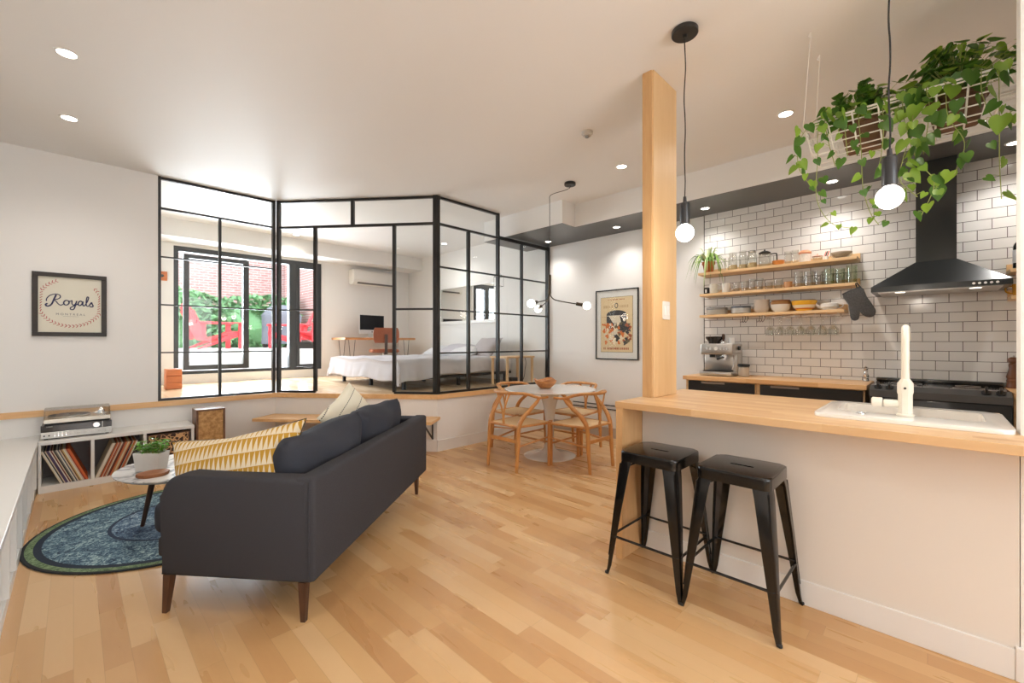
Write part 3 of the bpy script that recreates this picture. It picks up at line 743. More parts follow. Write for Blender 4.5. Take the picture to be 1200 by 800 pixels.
# ================================================================== wall shelves
def shelf(label, z, y0, y1, group='birch shelves on the tiled wall', lip=0.055, x0=4.69):
    t = thing('wall_shelf', label, 'shelf', (XK-0.011, y0, z), 0, group)
    L = y1-y0; d = XK-0.011-x0
    b = nb(); box(b, -d, 0, 0, L, -0.026, 0, 0.0015, 1); obj('board', b, BIRCHY, t, smooth=0)
    b = nb(); box(b, -0.018, 0, 0, L, 0.0005, lip, 0.0015, 1); obj('back_lip', b, BIRCHY, t, smooth=0)
    return t
S1, S2, S3 = 1.990, 1.765, 1.540
shelf('top birch shelf holding jars and the spider plant', S1, 0.478, 1.815)
shelf('middle birch shelf holding cups and drinking glasses', S2, 0.478, 1.80)
shelf('lowest birch shelf holding plates and bowls', S3, 0.565, 1.80)
shelf('upper small birch shelf right of the range hood', 1.778, -0.80, -0.380, 'small birch shelves right of the hood')
shelf('lower small birch shelf right of the range hood', 1.585, -0.80, -0.385, 'small birch shelves right of the hood')

# spider plant
TERR = mat('terracotta', s2l(196, 104, 56), 0.7, var=0.15)
SPID = mat('spider_plant_leaf', s2l(120, 156, 66), 0.45, var=0.3, vs=14)
SPID2 = mat('spider_plant_pale', s2l(196, 208, 150), 0.45)
t = thing('spider_plant', 'spider plant in a terracotta pot at the left end of the top shelf', 'potted plant', (4.80, 1.745, S1))
b = nb(); lathe(b, [(0, 0.0), (0.042, 0.0), (0.058, 0.095), (0.065, 0.095), (0.066, 0.125), (0.058, 0.125), (0.055, 0.10), (0, 0.10)], 28); obj('pot', b, TERR, t)
rr = random.Random(5)
b = nb()
for k in range(76):
    a = rr.uniform(0, 2*PI); ln = rr.uniform(0.16, 0.34); up = rr.uniform(0.06, 0.16); wd = rr.uniform(0.007, 0.012)
    if math.cos(a) > 0.35: ln *= 0.42
    droop = rr.uniform(0.10, 0.40) if ln > 0.15 else 0.02
    if k % 15 == 0: ln *= 0.4; up = 0.17; droop = 0.0
    prev = None
    dirv = Vector((math.cos(a), math.sin(a), 0)); sd = Vector((-math.sin(a), math.cos(a), 0))
    nseg = 9
    for i in range(nseg+1):
        u = i/nseg
        h_ = up*math.sin(min(1, u*1.6)*PI/2)-droop*max(0, u-0.25)**1.5*1.5
        p = Vector((0, 0, 0.10))+dirv*(0.01+ln*(u**0.9)*(1-0.25*u))+Vector((0, 0, h_))
        w_ = wd*(1-u)**0.6*(0.6+min(1, u*4)*0.4)
        c = [b.verts.new(p+sd*w_), b.verts.new(p+Vector((0, 0, -w_*0.5))), b.verts.new(p-sd*w_)]
        if prev:
            b.faces.new((prev[0], prev[1], c[1], c[0])); b.faces.new((prev[1], prev[2], c[2], c[1]))
        prev = c
    mark(b, 0 if k % 3 else 1)
obj('leaves', b, [SPID, SPID2], t, recalc=False)

# ---- shelf things
JG = GLJ
LIDM = mat('grey_metal_lid', (0.35, 0.34, 0.33), 0.35, 0.8)
CORK = mat('cork', s2l(200, 150, 96), 0.8, var=0.2, vs=60)
OAT = mat('dry_goods', s2l(206, 180, 130), 0.9, bump=1.0, bs=200, var=0.2, vs=150)
def jarglass(b, r, h, n=24, neck=None, th=0.003):
    nk = neck or r*0.8
    lathe(b, [(0, 0.0), (r-0.004, 0.0), (r, 0.006), (r, h*0.80), (nk, h*0.9), (nk, h), (nk-th, h), (nk-th, h*0.9), (r-th, h*0.79), (r-th, 0.010), (0, 0.008)], n)
    return b
def jar(label, y, r, h, lid=None, fill=0.0, x=4.80, z=S1, cat='jar', neck=None):
    t = thing('glass_jar', label, cat, (x, y, z), 0, 'glass jars on the top shelf')
    b = nb(); jarglass(b, r, h, neck=neck); obj('glass', b, JG, t)
    if fill: b = nb(); cyl(b, r-0.005, 0.010, 0.01+h*fill, 20); obj('contents', b, OAT, t)
    if lid:
        nk = (neck or r*0.8)+0.003
        b = nb(); cyl(b, nk, h, h+0.018, 20, bev=0.003); obj('lid', b, lid, t)
jar('clear storage jar right of the spider plant', 1.50, 0.044, 0.17, JG, 0.28)
jar('clear storage jar between two others on top shelf', 1.405, 0.040, 0.175, JG, 0.25)
jar('clear jar with chrome clip left of the glass teapot', 1.318, 0.044, 0.165, CHROME, 0.3)
b = nb(); tube(b, [(0, 0, 0), (0, 0, 0.15)], 0.004, 8); sph(b, 0.010, (0, 0, 0.15), 10, 6); lathe(b, [(0, 0), (0.02, 0), (0.02, 0.004), (0, 0.004)], 16)
t = tag(obj('oil_stopper', b, STEEL), 'slim steel stick standing behind the jars beside the spider plant', 'kitchen tool'); t.location = (4.87, 1.60, S1)
t = thing('glass_teapot', 'glass coffee press with black lid and black loop handle', 'coffee press', (4.79, 1.205, S1))
b = nb(); lathe(b, [(0, 0), (0.05, 0), (0.054, 0.006), (0.054, 0.125), (0.05, 0.135), (0.047, 0.135), (0.051, 0.125), (0.051, 0.01), (0, 0.008)], 24); obj('beaker', b, JG, t)
b = nb(); lathe(b, [(0, 0.136), (0.052, 0.136), (0.052, 0.146), (0.03, 0.158), (0.008, 0.162), (0.006, 0.175), (0, 0.178)], 24); obj('lid', b, BLKM, t)
b = nb(); tube(b, spline([(0, -0.052, 0.125), (0, -0.095, 0.125), (0, -0.105, 0.11), (0, -0.105, 0.03), (0, -0.095, 0.012), (0, -0.052, 0.012)], 4), 0.006, 8); obj('handle', b, BLKM, t)
t = thing('wooden_bowl', 'small stack of orange-brown wooden bowls on the top shelf', 'bowl', (4.80, 1.09, S1))
b = nb()
for k in range(2): lathe(b, [(0, 0.002), (0.03, 0.0), (0.055, 0.035), (0.052, 0.035), (0.028, 0.006), (0, 0.006)], 24, T(0, 0, k*0.016))
obj('bowl_body', b, wood('orange_bowl_wood', s2l(206, 132, 64), s2l(226, 160, 92), 'X', 0.4, 8), t)
def tumbler(label, y, z, r, h, name='drinking_glass', x=4.78, grp='drinking glasses on the middle shelf', taper=0.85, m=None, cat='glass', stem=False):
    b = nb()
    if stem:
        lathe(b, [(0, 0), (r*0.8, 0), (r*0.8, 0.003), (0.006, 0.008), (0.004, h*0.4), (r*0.5, h*0.45), (r, h*0.7), (r*0.92, h), (r*0.88, h), (r*0.95, h*0.7), (r*0.45, h*0.48), (0, h*0.44)], 20)
    else:
        lathe(b, [(0, 0), (r*taper, 0), (r*taper+0.001, 0.004), (r, h), (r-0.0025, h), (r*taper-0.003, 0.012), (0, 0.010)], 22)
    o = tag(obj(name, b, m or JG), label, cat, grp); o.location = (x, y, z); return o
tumbler('clear tumbler right of the brown bowls on the top shelf', 1.005, S1, 0.030, 0.125, grp=None)
tumbler('clear tumbler left of the white canister on the top shelf', 0.945, S1, 0.030, 0.13, grp=None)
t = thing('canister', 'white patterned canister with an orange-pink lid', 'canister', (4.80, 0.872, S1))
b = nb(); cyl(b, 0.047, 0, 0.085, 24, bev=0.004); obj('tin', b, mat('white_tin', (0.75, 0.68, 0.62), 0.4, var=0.3, vs=50), t)
b = nb(); lathe(b, [(0, 0.086), (0.05, 0.086), (0.052, 0.10), (0.035, 0.118), (0, 0.122)], 24); obj('lid', b, mat('coral_lid', s2l(226, 160, 124), 0.5), t)
t = thing('sugar_bowl', 'low glass dish with a lid beside the white canister', 'dish', (4.80, 0.775, S1))
b = nb(); lathe(b, [(0, 0), (0.03, 0), (0.042, 0.05), (0.039, 0.05), (0.028, 0.005), (0, 0.005)], 24); obj('dish', b, JG, t)
b = nb(); lathe(b, [(0, 0.065), (0.03, 0.058), (0.042, 0.051), (0.0, 0.051)], 24); sph(b, 0.007, (0, 0, 0.07), 10, 6); obj('lid', b, mat('pink_lid', s2l(222, 176, 160), 0.5), t)
t = thing('clip_holder', 'small white pot of red and black handled tools', 'pot', (4.76, 0.708, S1))
b = nb(); cyl(b, 0.022, 0, 0.035, 18); obj('cup', b, WCER, t)
for k, (m_, dx) in enumerate(((mat('red_handle', s2l(190, 60, 50), 0.4), -0.008), (BLKM, 0.004), (mat('pink_handle', s2l(230, 150, 140), 0.4), 0.014))):
    b = nb(); tube(b, [(0, dx, 0.02), (0, dx-0.018, 0.08)], 0.004, 6); obj('tool', b, m_, t)
for k, (w_, z_) in enumerate(((0.085, 0.0), (0.083, 0.028), (0.08, 0.054))):
    b = nb(); lathe(b, [(0, 0.002), (w_*0.55, 0), (w_, 0.038), (w_-0.004, 0.038), (w_*0.52, 0.006), (0, 0.006)], 28)
    o = tag(obj('glass_bowl', b, mat('amber_glass', (0.62, 0.56, 0.50), 0.08) if k == 2 else JG), ['bottom glass bowl of the stack at the right end of the top shelf', 'middle glass bowl of the stack at the right end of the top shelf', 'uppermost brownish glass bowl at the right end of the top shelf'][k], 'bowl', 'stacked glass bowls'); o.location = (4.80, 0.60, S1+z_*0.35+k*0.002)

# middle shelf
t = thing('photo_box', 'small black box with a white mark at the left end of the middle shelf', 'box', (4.80, 1.765, S2))
b = nb(); box(b, -0.02, 0.02, -0.024, 0.024, 0, 0.075, 0.002, 1); obj('box_body', b, BLKM, t)
b = nb(); box(b, -0.0215, -0.020, -0.008, 0.008, 0.02, 0.055); obj('mark', b, WCER, t, smooth=0)
def mug(label, loc, r, h, m, side=-1, grp=None, name='mug'):
    t = thing(name, label, 'mug', loc, 0, grp)
    b = nb(); lathe(b, [(0, 0), (r*0.8, 0), (r*0.95, 0.01), (r, h), (r-0.004, h), (r*0.9, 0.014), (0, 0.010)], 24); obj('cup_body', b, m, t)
    b = nb(); tube(b, spline([(0, side*(r-0.002), h*0.85), (0, side*(r+0.026), h*0.8), (0, side*(r+0.028), h*0.4), (0, side*(r-0.002), h*0.2)], 5), 0.0055, 8); obj('handle', b, m, t)
    return t
mug('cream mug beside the small black box', (4.79, 1.69, S2), 0.040, 0.105, mat('cream_stoneware', (0.72, 0.69, 0.60), 0.3, var=0.08, vs=30), grp='white mugs on the middle shelf')
mug('white mug with its handle to the right, beside the glasses', (4.79, 1.565, S2), 0.040, 0.10, mat('white_stoneware', (0.78, 0.76, 0.70), 0.3), grp='white mugs on the middle shelf')
AMB = mat('amber_cup', s2l(196, 142, 92), 0.25)
rowG = [(1.46, .034, .10), (1.385, .034, .105), (1.315, .034, .12), (1.245, .032, .12), (1.165, .036, .075), (1.085, .038, .085)]
words = ['first', 'second', 'third', 'fourth', 'fifth', 'sixth', 'seventh', 'eighth', 'ninth', 'tenth', 'eleventh', 'twelfth']
for k, (y, r_, h_) in enumerate(rowG): tumbler('clear glass, %s in the row right of the white mugs' % words[k], y, S2, r_, h_)
tumbler('amber brown glass in the middle of the glasses row', 1.003, S2, 0.036, 0.062, m=AMB)
rowH = [(0.918, .036, .15), (0.838, .037, .145), (0.76, .036, .135), (0.684, .038, .15), (0.604, .037, .14), (0.522, .040, .16)]
GT = glass('greenish_glass', (0.90, 0.93, 0.86), 0.14, 0.02)
for k, (y, r_, h_) in enumerate(rowH): tumbler('tall glass, %s to the right of the amber glass on the middle shelf' % words[k], y, S2, r_, h_, m=GT if k > 2 else None, taper=0.9)
for k in range(5): tumbler('clear glass in the rear row of the middle shelf, %s from its right end' % words[k], 0.56+0.078*k, S2, 0.032, 0.11, x=4.868, grp='rear row of glasses')

# lowest shelf: plates, bowls, jug
def plate(label, y, z, r, m, grp, x=4.80):
    b = nb(); lathe(b, [(0, 0.0), (r*0.6, 0.0), (r, 0.012), (r, 0.015), (r*0.6, 0.005), (0, 0.004)], 32)
    o = tag(obj('plate', b, m), label, 'plate', grp); o.location = (x, y, z)
P_ = [mat('plate_cream', (0.72, 0.68, 0.60), 0.3), mat('plate_grey', (0.24, 0.26, 0.30), 0.3), mat('plate_white', (0.8, 0.78, 0.74), 0.2)]
for k in range(9): plate('%s plate, %s from the bottom of the large left-hand stack' % ('grey' if k in (6, 8) else 'cream', words[k]), 1.66, S3+k*0.0078, 0.104, P_[1] if k in (6, 8) else P_[0], 'large stacked plates')
for k in range(9): plate('%s plate, %s from the bottom of the smaller stack' % ('grey' if k > 5 else 'white', words[k]), 1.425, S3+k*0.0082, 0.092, P_[1] if k > 5 else P_[2], 'smaller stacked plates')
def bowl(label, y, z, r, h, m, grp=None, x=4.80, name='bowl'):
    b = nb(); lathe(b, [(0, 0.0), (r*0.5, 0.0), (r*0.85, h*0.4), (r, h), (r-0.004, h), (r*0.8, h*0.42), (r*0.45, 0.006), (0, 0.006)], 32)
    o = tag(obj(name, b, m), label, 'bowl', grp); o.location = (x, y, z)
for k in range(4): bowl('pale bowl, %s from the bottom of the narrow stack' % words[k], 1.235, S3+k*0.026, 0.072, 0.052, mat('oat_bowl', (0.66, 0.58, 0.50), 0.35), 'narrow stack of pale bowls')
bowl('white bowl under the two brown ones on the lowest shelf', 1.07, S3, 0.088, 0.075, P_[2])
bowl('lower brown bowl nested in the white bowl', 1.07, S3+0.032, 0.084, 0.068, mat('brown_stoneware', s2l(176, 130, 84), 0.35), 'brown nested bowls')
bowl('upper brown bowl nested above the white bowl', 1.07, S3+0.054, 0.080, 0.062, mat('dark_brown_stoneware', s2l(150, 104, 62), 0.35), 'brown nested bowls')
m, nt, p = _nt('striped_bowl'); N = NT(nt); v, x, y, z = N.obj()
N.l(N.ramp(z, [(0.0, s2l(232, 178, 60)), (0.018, s2l(236, 190, 80)), (0.019, s2l(206, 118, 48)), (0.03, s2l(214, 128, 52)), (0.031, s2l(238, 222, 190)), (0.055, s2l(240, 226, 196)), (0.056, s2l(236, 180, 58)), (1.0, s2l(238, 186, 66))]), p.inputs['Base Color']); p.inputs['Roughness'].default_value = 0.25
bowl('big yellow and cream striped mixing bowl', 0.878, S3, 0.104, 0.098, m)
bowl('dark nested dish inside the striped mixing bowl', 0.878, S3+0.036, 0.092, 0.07, P_[1])
t = thing('gravy_boat', 'white teapot-shaped jug at the right end of the lowest shelf', 'jug', (4.80, 0.685, S3))
b = nb(); lathe(b, [(0, 0), (0.035, 0), (0.062, 0.028), (0.058, 0.058), (0.04, 0.068), (0.036, 0.066), (0.055, 0.055), (0.05, 0.01), (0, 0.008)], 24, sy=1.15); obj('jug_body', b, P_[2], t)
b = nb(); tube(b, spline([(0, 0.055, 0.028), (0, 0.09, 0.045), (0, 0.105, 0.075)], 4), [0.016]*4+[0.011]*4+[0.008], 10); obj('spout', b, P_[2], t)
b = nb(); tube(b, spline([(0, -0.06, 0.05), (0, -0.095, 0.055), (0, -0.095, 0.03), (0, -0.062, 0.018)], 4), 0.005, 8); obj('handle', b, P_[2], t)

# hanging rack and stemware
t = thing('glass_rack', 'white wire stemware rack screwed under the lowest shelf', 'rack', (4.80, 0.58, S3-0.0265))
for k in range(8):
    b = nb(); y = 0.03+k*0.083
    tube(b, [(-0.10, y, 0.0), (-0.10, y, -0.022), (-0.10, y+0.012, -0.03), (0.09, y+0.012, -0.03)], 0.0025, 6); tube(b, [(-0.10, y, -0.022), (-0.10, y-0.012, -0.03), (0.09, y-0.012, -0.03)], 0.0025, 6); obj('rail', b, WCER, t)
for k in range(7):
    y = 0.58+0.0715+k*0.083
    for j in range(2):
        b = nb(); r_ = 0.033 if k % 2 else 0.036; h_ = 0.17
        lathe(b, [(0, 0), (0.032, -0.001), (0.032, -0.003), (0.005, -0.008), (0.0035, -0.075), (0.014, -0.088), (r_, -0.12), (r_*0.93, -h_), (r_*0.88, -h_), (r_*0.94, -0.12), (0.012, -0.092), (0, -0.088)], 18)
        o = tag(obj('wine_glass', b, GLJ), 'clear wine glass hanging upside down, %s from the right in the %s row' % (words[k], ('front', 'rear')[j]), 'wine glass', 'wine glasses under the lowest shelf'); o.location = (4.735+j*0.085, y, S3-0.0265-0.0275+0.001)
for y, nm in ((1.37, 'left'), (1.218, 'right')):
    t = thing('hook_rack', '%s cluster of dark cup hooks under the lowest shelf' % nm, 'hooks', (4.76, y, S3-0.0265))
    for k in range(3):
        b = nb(); tube(b, spline([(0, k*0.022-0.02, 0), (0, k*0.022-0.02, -0.03), (-0.008, k*0.022-0.012, -0.055), (-0.004, k*0.022, -0.062), (0, k*0.022+0.004, -0.045)], 4), 0.0022, 6); obj('hook', b, BLKM, t)
# right small shelves
t = thing('wine_bottle', 'dark bottle with white label on the small upper right shelf', 'bottle', (4.76, -0.432, 1.778)); t.scale = (0.9, 0.9, 0.85)
b = nb(); lathe(b, [(0, 0), (0.036, 0), (0.038, 0.006), (0.038, 0.19), (0.03, 0.215), (0.014, 0.235), (0.014, 0.285), (0.016, 0.285), (0.016, 0.30), (0, 0.30)], 24); obj('bottle_body', b, mat('dark_bottle', (0.012, 0.014, 0.012), 0.08, coat=0.5), t)
b = nb(); lathe(b, [(0.0385, 0.05), (0.0388, 0.05), (0.0388, 0.16), (0.0385, 0.16)], 24); obj('label', b, mat('paper_label', (0.7, 0.72, 0.74), 0.6), t)
mug('amber glass mug on the small lower right shelf', (4.765, -0.435, 1.585), 0.040, 0.085, mat('amber_mug', s2l(198, 140, 40), 0.15), side=1)
# ================================================================== lamps
BULB = mat('glowing_opal_bulb', (1.0, 0.93, 0.84), emit=7.0)
def point(parent, loc, power, col=(1, 0.90, 0.78), r=0.045):
    l = bpy.data.lights.new('bulb_light', 'POINT'); l.energy = power; l.color = col; l.shadow_soft_size = r
    o = bpy.data.objects.new('bulb_light', l); C.objects.link(o); o.parent = parent; o.location = loc
def spot(parent, power, col=(1, 0.93, 0.86), r=0.05, size=150, blend=0.9):
    l = bpy.data.lights.new('spot_light', 'SPOT'); l.energy = power; l.color = col; l.shadow_soft_size = r
    l.spot_size = R(size); l.spot_blend = blend
    o = bpy.data.objects.new('spot_light', l); C.objects.link(o); o.parent = parent; o.location = (0, 0, -0.03)
def pendant(label, x, y, zb, r=0.047):
    t = thing('pendant_lamp', label, 'pendant lamp', (x, y, CZ), 0, 'bare bulb pendants over the island')
    b = nb(); cyl(b, 0.068, -0.028, -0.0005, 36, bev=0.004); cyl(b, 0.012, -0.045, -0.028, 14); obj('ceiling_rose', b, BLK, t)
    zz = zb-CZ
    b = nb(); pts = [(0.003*math.sin(i*1.1), 0.003*math.cos(i*1.7), -0.04+(zz+0.19+0.04)*i/10) for i in range(11)]
    tube(b, spline(pts, 3), 0.0032, 8); obj('cord', b, BLKM, t)
    b = nb(); lathe(b, [(0, zz+0.195), (0.008, zz+0.195), (0.010, zz+0.165), (0.024, zz+0.16), (0.025, zz+0.15), (0.025, zz+0.05), (0.022, zz+0.045), (0, zz+0.045)], 28); obj('socket', b, mat('socket_dark_steel', (0.05, 0.05, 0.052), 0.35, 0.6), t)
    b = nb(); lathe(b, [(0, zz-r)]+[(r*math.sin(PI*i/12), zz-r*math.cos(PI*i/12)) for i in range(1, 10)]+[(0.016, zz+0.047), (0.014, zz+0.055), (0, zz+0.055)], 24); obj('bulb', b, BULB, t)
    point(t, (0, 0, zz-r-0.02), 5)
pendant('bare globe bulb pendant with its black ceiling rose in view, near the wooden post', 2.32, 0.968, 1.842)
pendant('bare globe bulb pendant in front of the hanging wire plant basket', 2.32, 0.133, 1.838, 0.046)

# chandelier
BRZ = mat('dark_bronze', (0.06, 0.045, 0.03), 0.3, 0.8)
tx, ty = 3.70, 3.05
t = thing('chandelier', 'three bulb black chandelier over the round dining table', 'chandelier', (tx, ty, CZ))
cx, cy = 3.686-tx, 2.761-ty
b = nb(); cyl(b, 0.06, -0.03, -0.0005, 30, T(cx, cy, 0), 0.003); obj('ceiling_rose', b, BLK, t)
b = nb(); tube(b, spline([(cx, cy, -0.02), (cx, cy, -0.05), (cx*0.8, cy*0.8, -0.062), (cx*0.2, cy*0.2, -0.058), (0, 0, -0.075), (0, 0, -0.15), (0, 0, -0.6), (0, 0, 2.0-CZ)], 5), 0.0035, 8); obj('cord', b, BLKM, t)
b = nb(); cyl(b, 0.016, 1.79-CZ, 2.0-CZ, 16, bev=0.003); sph(b, 0.014, (0, 0, 1.785-CZ), 12, 8); obj('stem', b, BRZ, t)
for ang, ln in ((350, .46), (105, .46), (237, .46)):
    # angle measured from the camera's right, anticlockwise seen from above
    base = -45.5
    a = R(base+ang); d = Vector((math.cos(a), math.sin(a), 0)); hz = 1.785-CZ
    b = nb(); tube(b, spline([(0, 0, hz), d*0.03+Vector((0, 0, hz-0.045)), d*0.09+Vector((0, 0, hz-0.075)), d*0.30+Vector((0, 0, hz-0.115))], 5), 0.006, 8); arm = obj('arm', b, BRZ, t)
    ax = (d+Vector((0, 0, -0.20))).normalized(); p0 = d*0.29+Vector((0, 0, hz-0.112))
    b = nb(); tube(b, [p0, p0+ax*0.075], 0.019, 16); obj('socket', b, BRZ, arm)
    pc = p0+ax*0.118
    b = nb(); sph(b, 0.042, tuple(pc), 20, 14); bo = obj('bulb', b, BULB, arm)
    point(t, tuple(pc), 3, r=0.05)

# recessed ceiling lights
LENS = mat('downlight_lens', (1.0, 0.96, 0.90), emit=14.0)
def downlight(label, x, y, z, power, size=150, group='recessed ceiling lights', r=0.042, blend=0.9, col=(1, 0.955, 0.905)):
    t = thing('ceiling_light', label, 'ceiling light', (x, y, z), 0, group)
    b = nb(); lathe(b, [(r+0.004, -0.0002), (r+0.014, -0.0005), (r+0.012, -0.005), (r+0.002, -0.006), (r, -0.003)], 28); obj('trim_ring', b, TRIMW, t)
    b = nb(); lathe(b, [(0, -0.004), (r, -0.004), (r, -0.002), (0, -0.002)], 28); obj('lens', b, LENS, t)
    spot(t, power, col=col, size=size, blend=blend)
PW = 26
downlight('round ceiling light nearer the camera above the left cabinets', -0.028, 3.621, CZ, PW)
downlight('round ceiling light above the record player', -0.023, 4.653, CZ, PW)
downlight('round ceiling light left of the wooden post', 3.69, 2.15, CZ, PW)
downlight('round ceiling light right of the wooden post', 3.69, 0.79, CZ, PW)
for k, (y, l) in enumerate(((3.863, 'light in the charcoal box nearest the glass partition'), (2.781, 'light in the charcoal box above the framed poster'), (1.727, 'light in the charcoal box at the left end of the tiles'), (0.645, 'light in the charcoal box left of the range hood'), (-0.399, 'light in the charcoal box right of the range hood'))):
    downlight('round '+l, 4.655, y, SZ, 17, 130, 'lights in the charcoal ceiling box', 0.036)
downlight('small ceiling light inside the bedroom over the bed', 4.45, 6.0, CZ, 18)
downlight('small ceiling light inside the bedroom near the beam', 2.45, 7.15, CZ, 18, col=(1, 0.95, 0.9))
downlight('ceiling light inside the bedroom near the doorway', 2.75, 6.6, CZ, 14)
for (x, y) in ((-0.03, 1.5), (-0.03, -0.6), (1.2, -1.5), (3.7, -0.7)):  # unseen ceiling lamps, added only to brighten the room
    downlight('added unseen ceiling light behind the viewpoint, for fill', x, y, CZ, PW, group='added fill lights behind the viewpoint')
# smoke detector
t = thing('smoke_detector', 'small white smoke detector on the ceiling', 'smoke detector', (2.898, 2.0, CZ))
b = nb(); lathe(b, [(0, -0.0005), (0.045, -0.0005), (0.045, -0.015), (0.036, -0.02), (0.033, -0.03), (0.0, -0.032)], 28); obj('housing', b, mat('detector_plastic', (0.55, 0.52, 0.48), 0.5), t)
b = nb(); lathe(b, [(0.012, -0.0325), (0.018, -0.0325), (0.016, -0.042), (0, -0.044), (0, -0.033)], 18); obj('sensor', b, mat('sensor_grey', (0.25, 0.24, 0.22), 0.4), t)

# ================================================================== hanging wire basket with two trailing plants
WIRE = mat('white_coated_wire', (0.82, 0.80, 0.76), 0.4)
BX, BY0, BY1, BZ = 2.80, -0.42, 0.515, 2.435
t = thing('wire_basket', 'long white wire basket hung below the ceiling', 'hanging basket', (BX, BY0, BZ))
L = BY1-BY0; D = 0.30; Hh = 0.165; tp = 0.035
def rr4(z, ins): return [(ins, ins, z), (D-ins, ins, z), (D-ins, L-ins, z), (ins, L-ins, z)]
b = nb()
tube(b, rr4(0, 0), 0.0055, 6, closed=True); tube(b, rr4(-0.014, 0.002), 0.004, 6, closed=True)
obj('rim', b, WIRE, t)
b = nb()
for k in (1, 2, 3, 4): tube(b, rr4(-Hh*k/4, tp*k/4), 0.0034, 5, closed=True)
n_ = 9
for k in range(n_+1):
    y = tp*0+k*L/n_; yb = tp+k*(L-2*tp)/n_
    tube(b, [(0, y, 0), (tp, yb, -Hh), (D-tp, yb, -Hh), (D, y, 0)], 0.0042, 5)
for k in range(1, 3):
    x = k*D/3
    tube(b, [(x, 0, 0), (tp+k*(D-2*tp)/3, tp, -Hh), (tp+k*(D-2*tp)/3, L-tp, -Hh), (x, L, 0)], 0.0036, 5)
obj('wire_grid', b, WIRE, t)
for x in (0.0, D):
    for y in (0.0, L):
        b = nb(); tube(b, [(x, y, 0), (x+(0.02 if x == 0 else -0.02), y-(0.03 if y > 0 else -0.03), CZ-BZ-0.004)], 0.0016, 5); obj('hanging_wire', b, WIRE, t)
        b = nb(); tube(b, spline([(x+(0.02 if x == 0 else -0.02), y-(0.03 if y > 0 else -0.03), CZ-BZ-0.001), (x+(0.02 if x == 0 else -0.02), y-(0.03 if y > 0 else -0.03)+0.012, CZ-BZ-0.02), (x+(0.02 if x == 0 else -0.02), y-(0.03 if y > 0 else -0.03), CZ-BZ-0.03)], 4), 0.003, 6); obj('hook', b, WIRE, t)

def leafmat(name, a, bcol, trans=0.25):
    m, nt, p = _nt(name); N = NT(nt); v = N.obj()[0]
    N.l(N.mix(N.noise(v, 11, 3), a, bcol), p.inputs['Base Color']); p.inputs['Roughness'].default_value = 0.35
    tr = N.n('ShaderNodeBsdfTranslucent'); tr.inputs[0].default_value = rgb(tuple(min(1, c*1.6) for c in bcol))
    mx = N.n('ShaderNodeMixShader'); mx.inputs[0].default_value = trans
    out = [q for q in nt.nodes if q.type == 'OUTPUT_MATERIAL'][0]
    N.l(p.outputs[0], mx.inputs[1]); N.l(tr.outputs[0], mx.inputs[2]); N.l(mx.outputs[0], out.inputs[0])
    return m
LF1 = leafmat('heart_leaf_green', s2l(36, 76, 26), s2l(84, 126, 42))
LF2 = leafmat('heart_leaf_bright', s2l(88, 132, 40), s2l(142, 174, 64))
STM = mat('vine_stem', s2l(150, 160, 90), 0.5)
def heart(b, M, s, fold=0.25, mi=0):
    half = [(0, -0.10), (0.20, -0.26), (0.42, -0.20), (0.52, 0.05), (0.44, 0.35), (0.24, 0.70), (0.0, 1.05)]
    mid = [b.verts.new(M @ Vector((0, y*s, -0.06*s*math.sin(PI*max(0, min(1, y))))) ) for y in (-0.10, 0.02, 0.12, 0.30, 0.52, 0.78, 1.05)]
    for sg in (1, -1):
        ed = [b.verts.new(M @ Vector((sg*x*s, y*s, (abs(x)*fold-0.12*max(0, y-0.5)**1)*s))) for x, y in half[1:-1]]
        # fan between midrib and edge
        seq = [mid[0], ed[0], ed[1], ed[2], ed[3], ed[4], mid[6]]
        quads = [(mid[0], ed[0], mid[1]), (mid[1], ed[0], ed[1], mid[2]), (mid[2], ed[1], ed[2], mid[3]), (mid[3], ed[2], ed[3], mid[4]), (mid[4], ed[3], ed[4], mid[5]), (mid[5], ed[4], mid[6])]
        for q in quads:
            f = b.faces.new(q if sg == 1 else q[::-1]); f.material_index = mi; f.tag = True
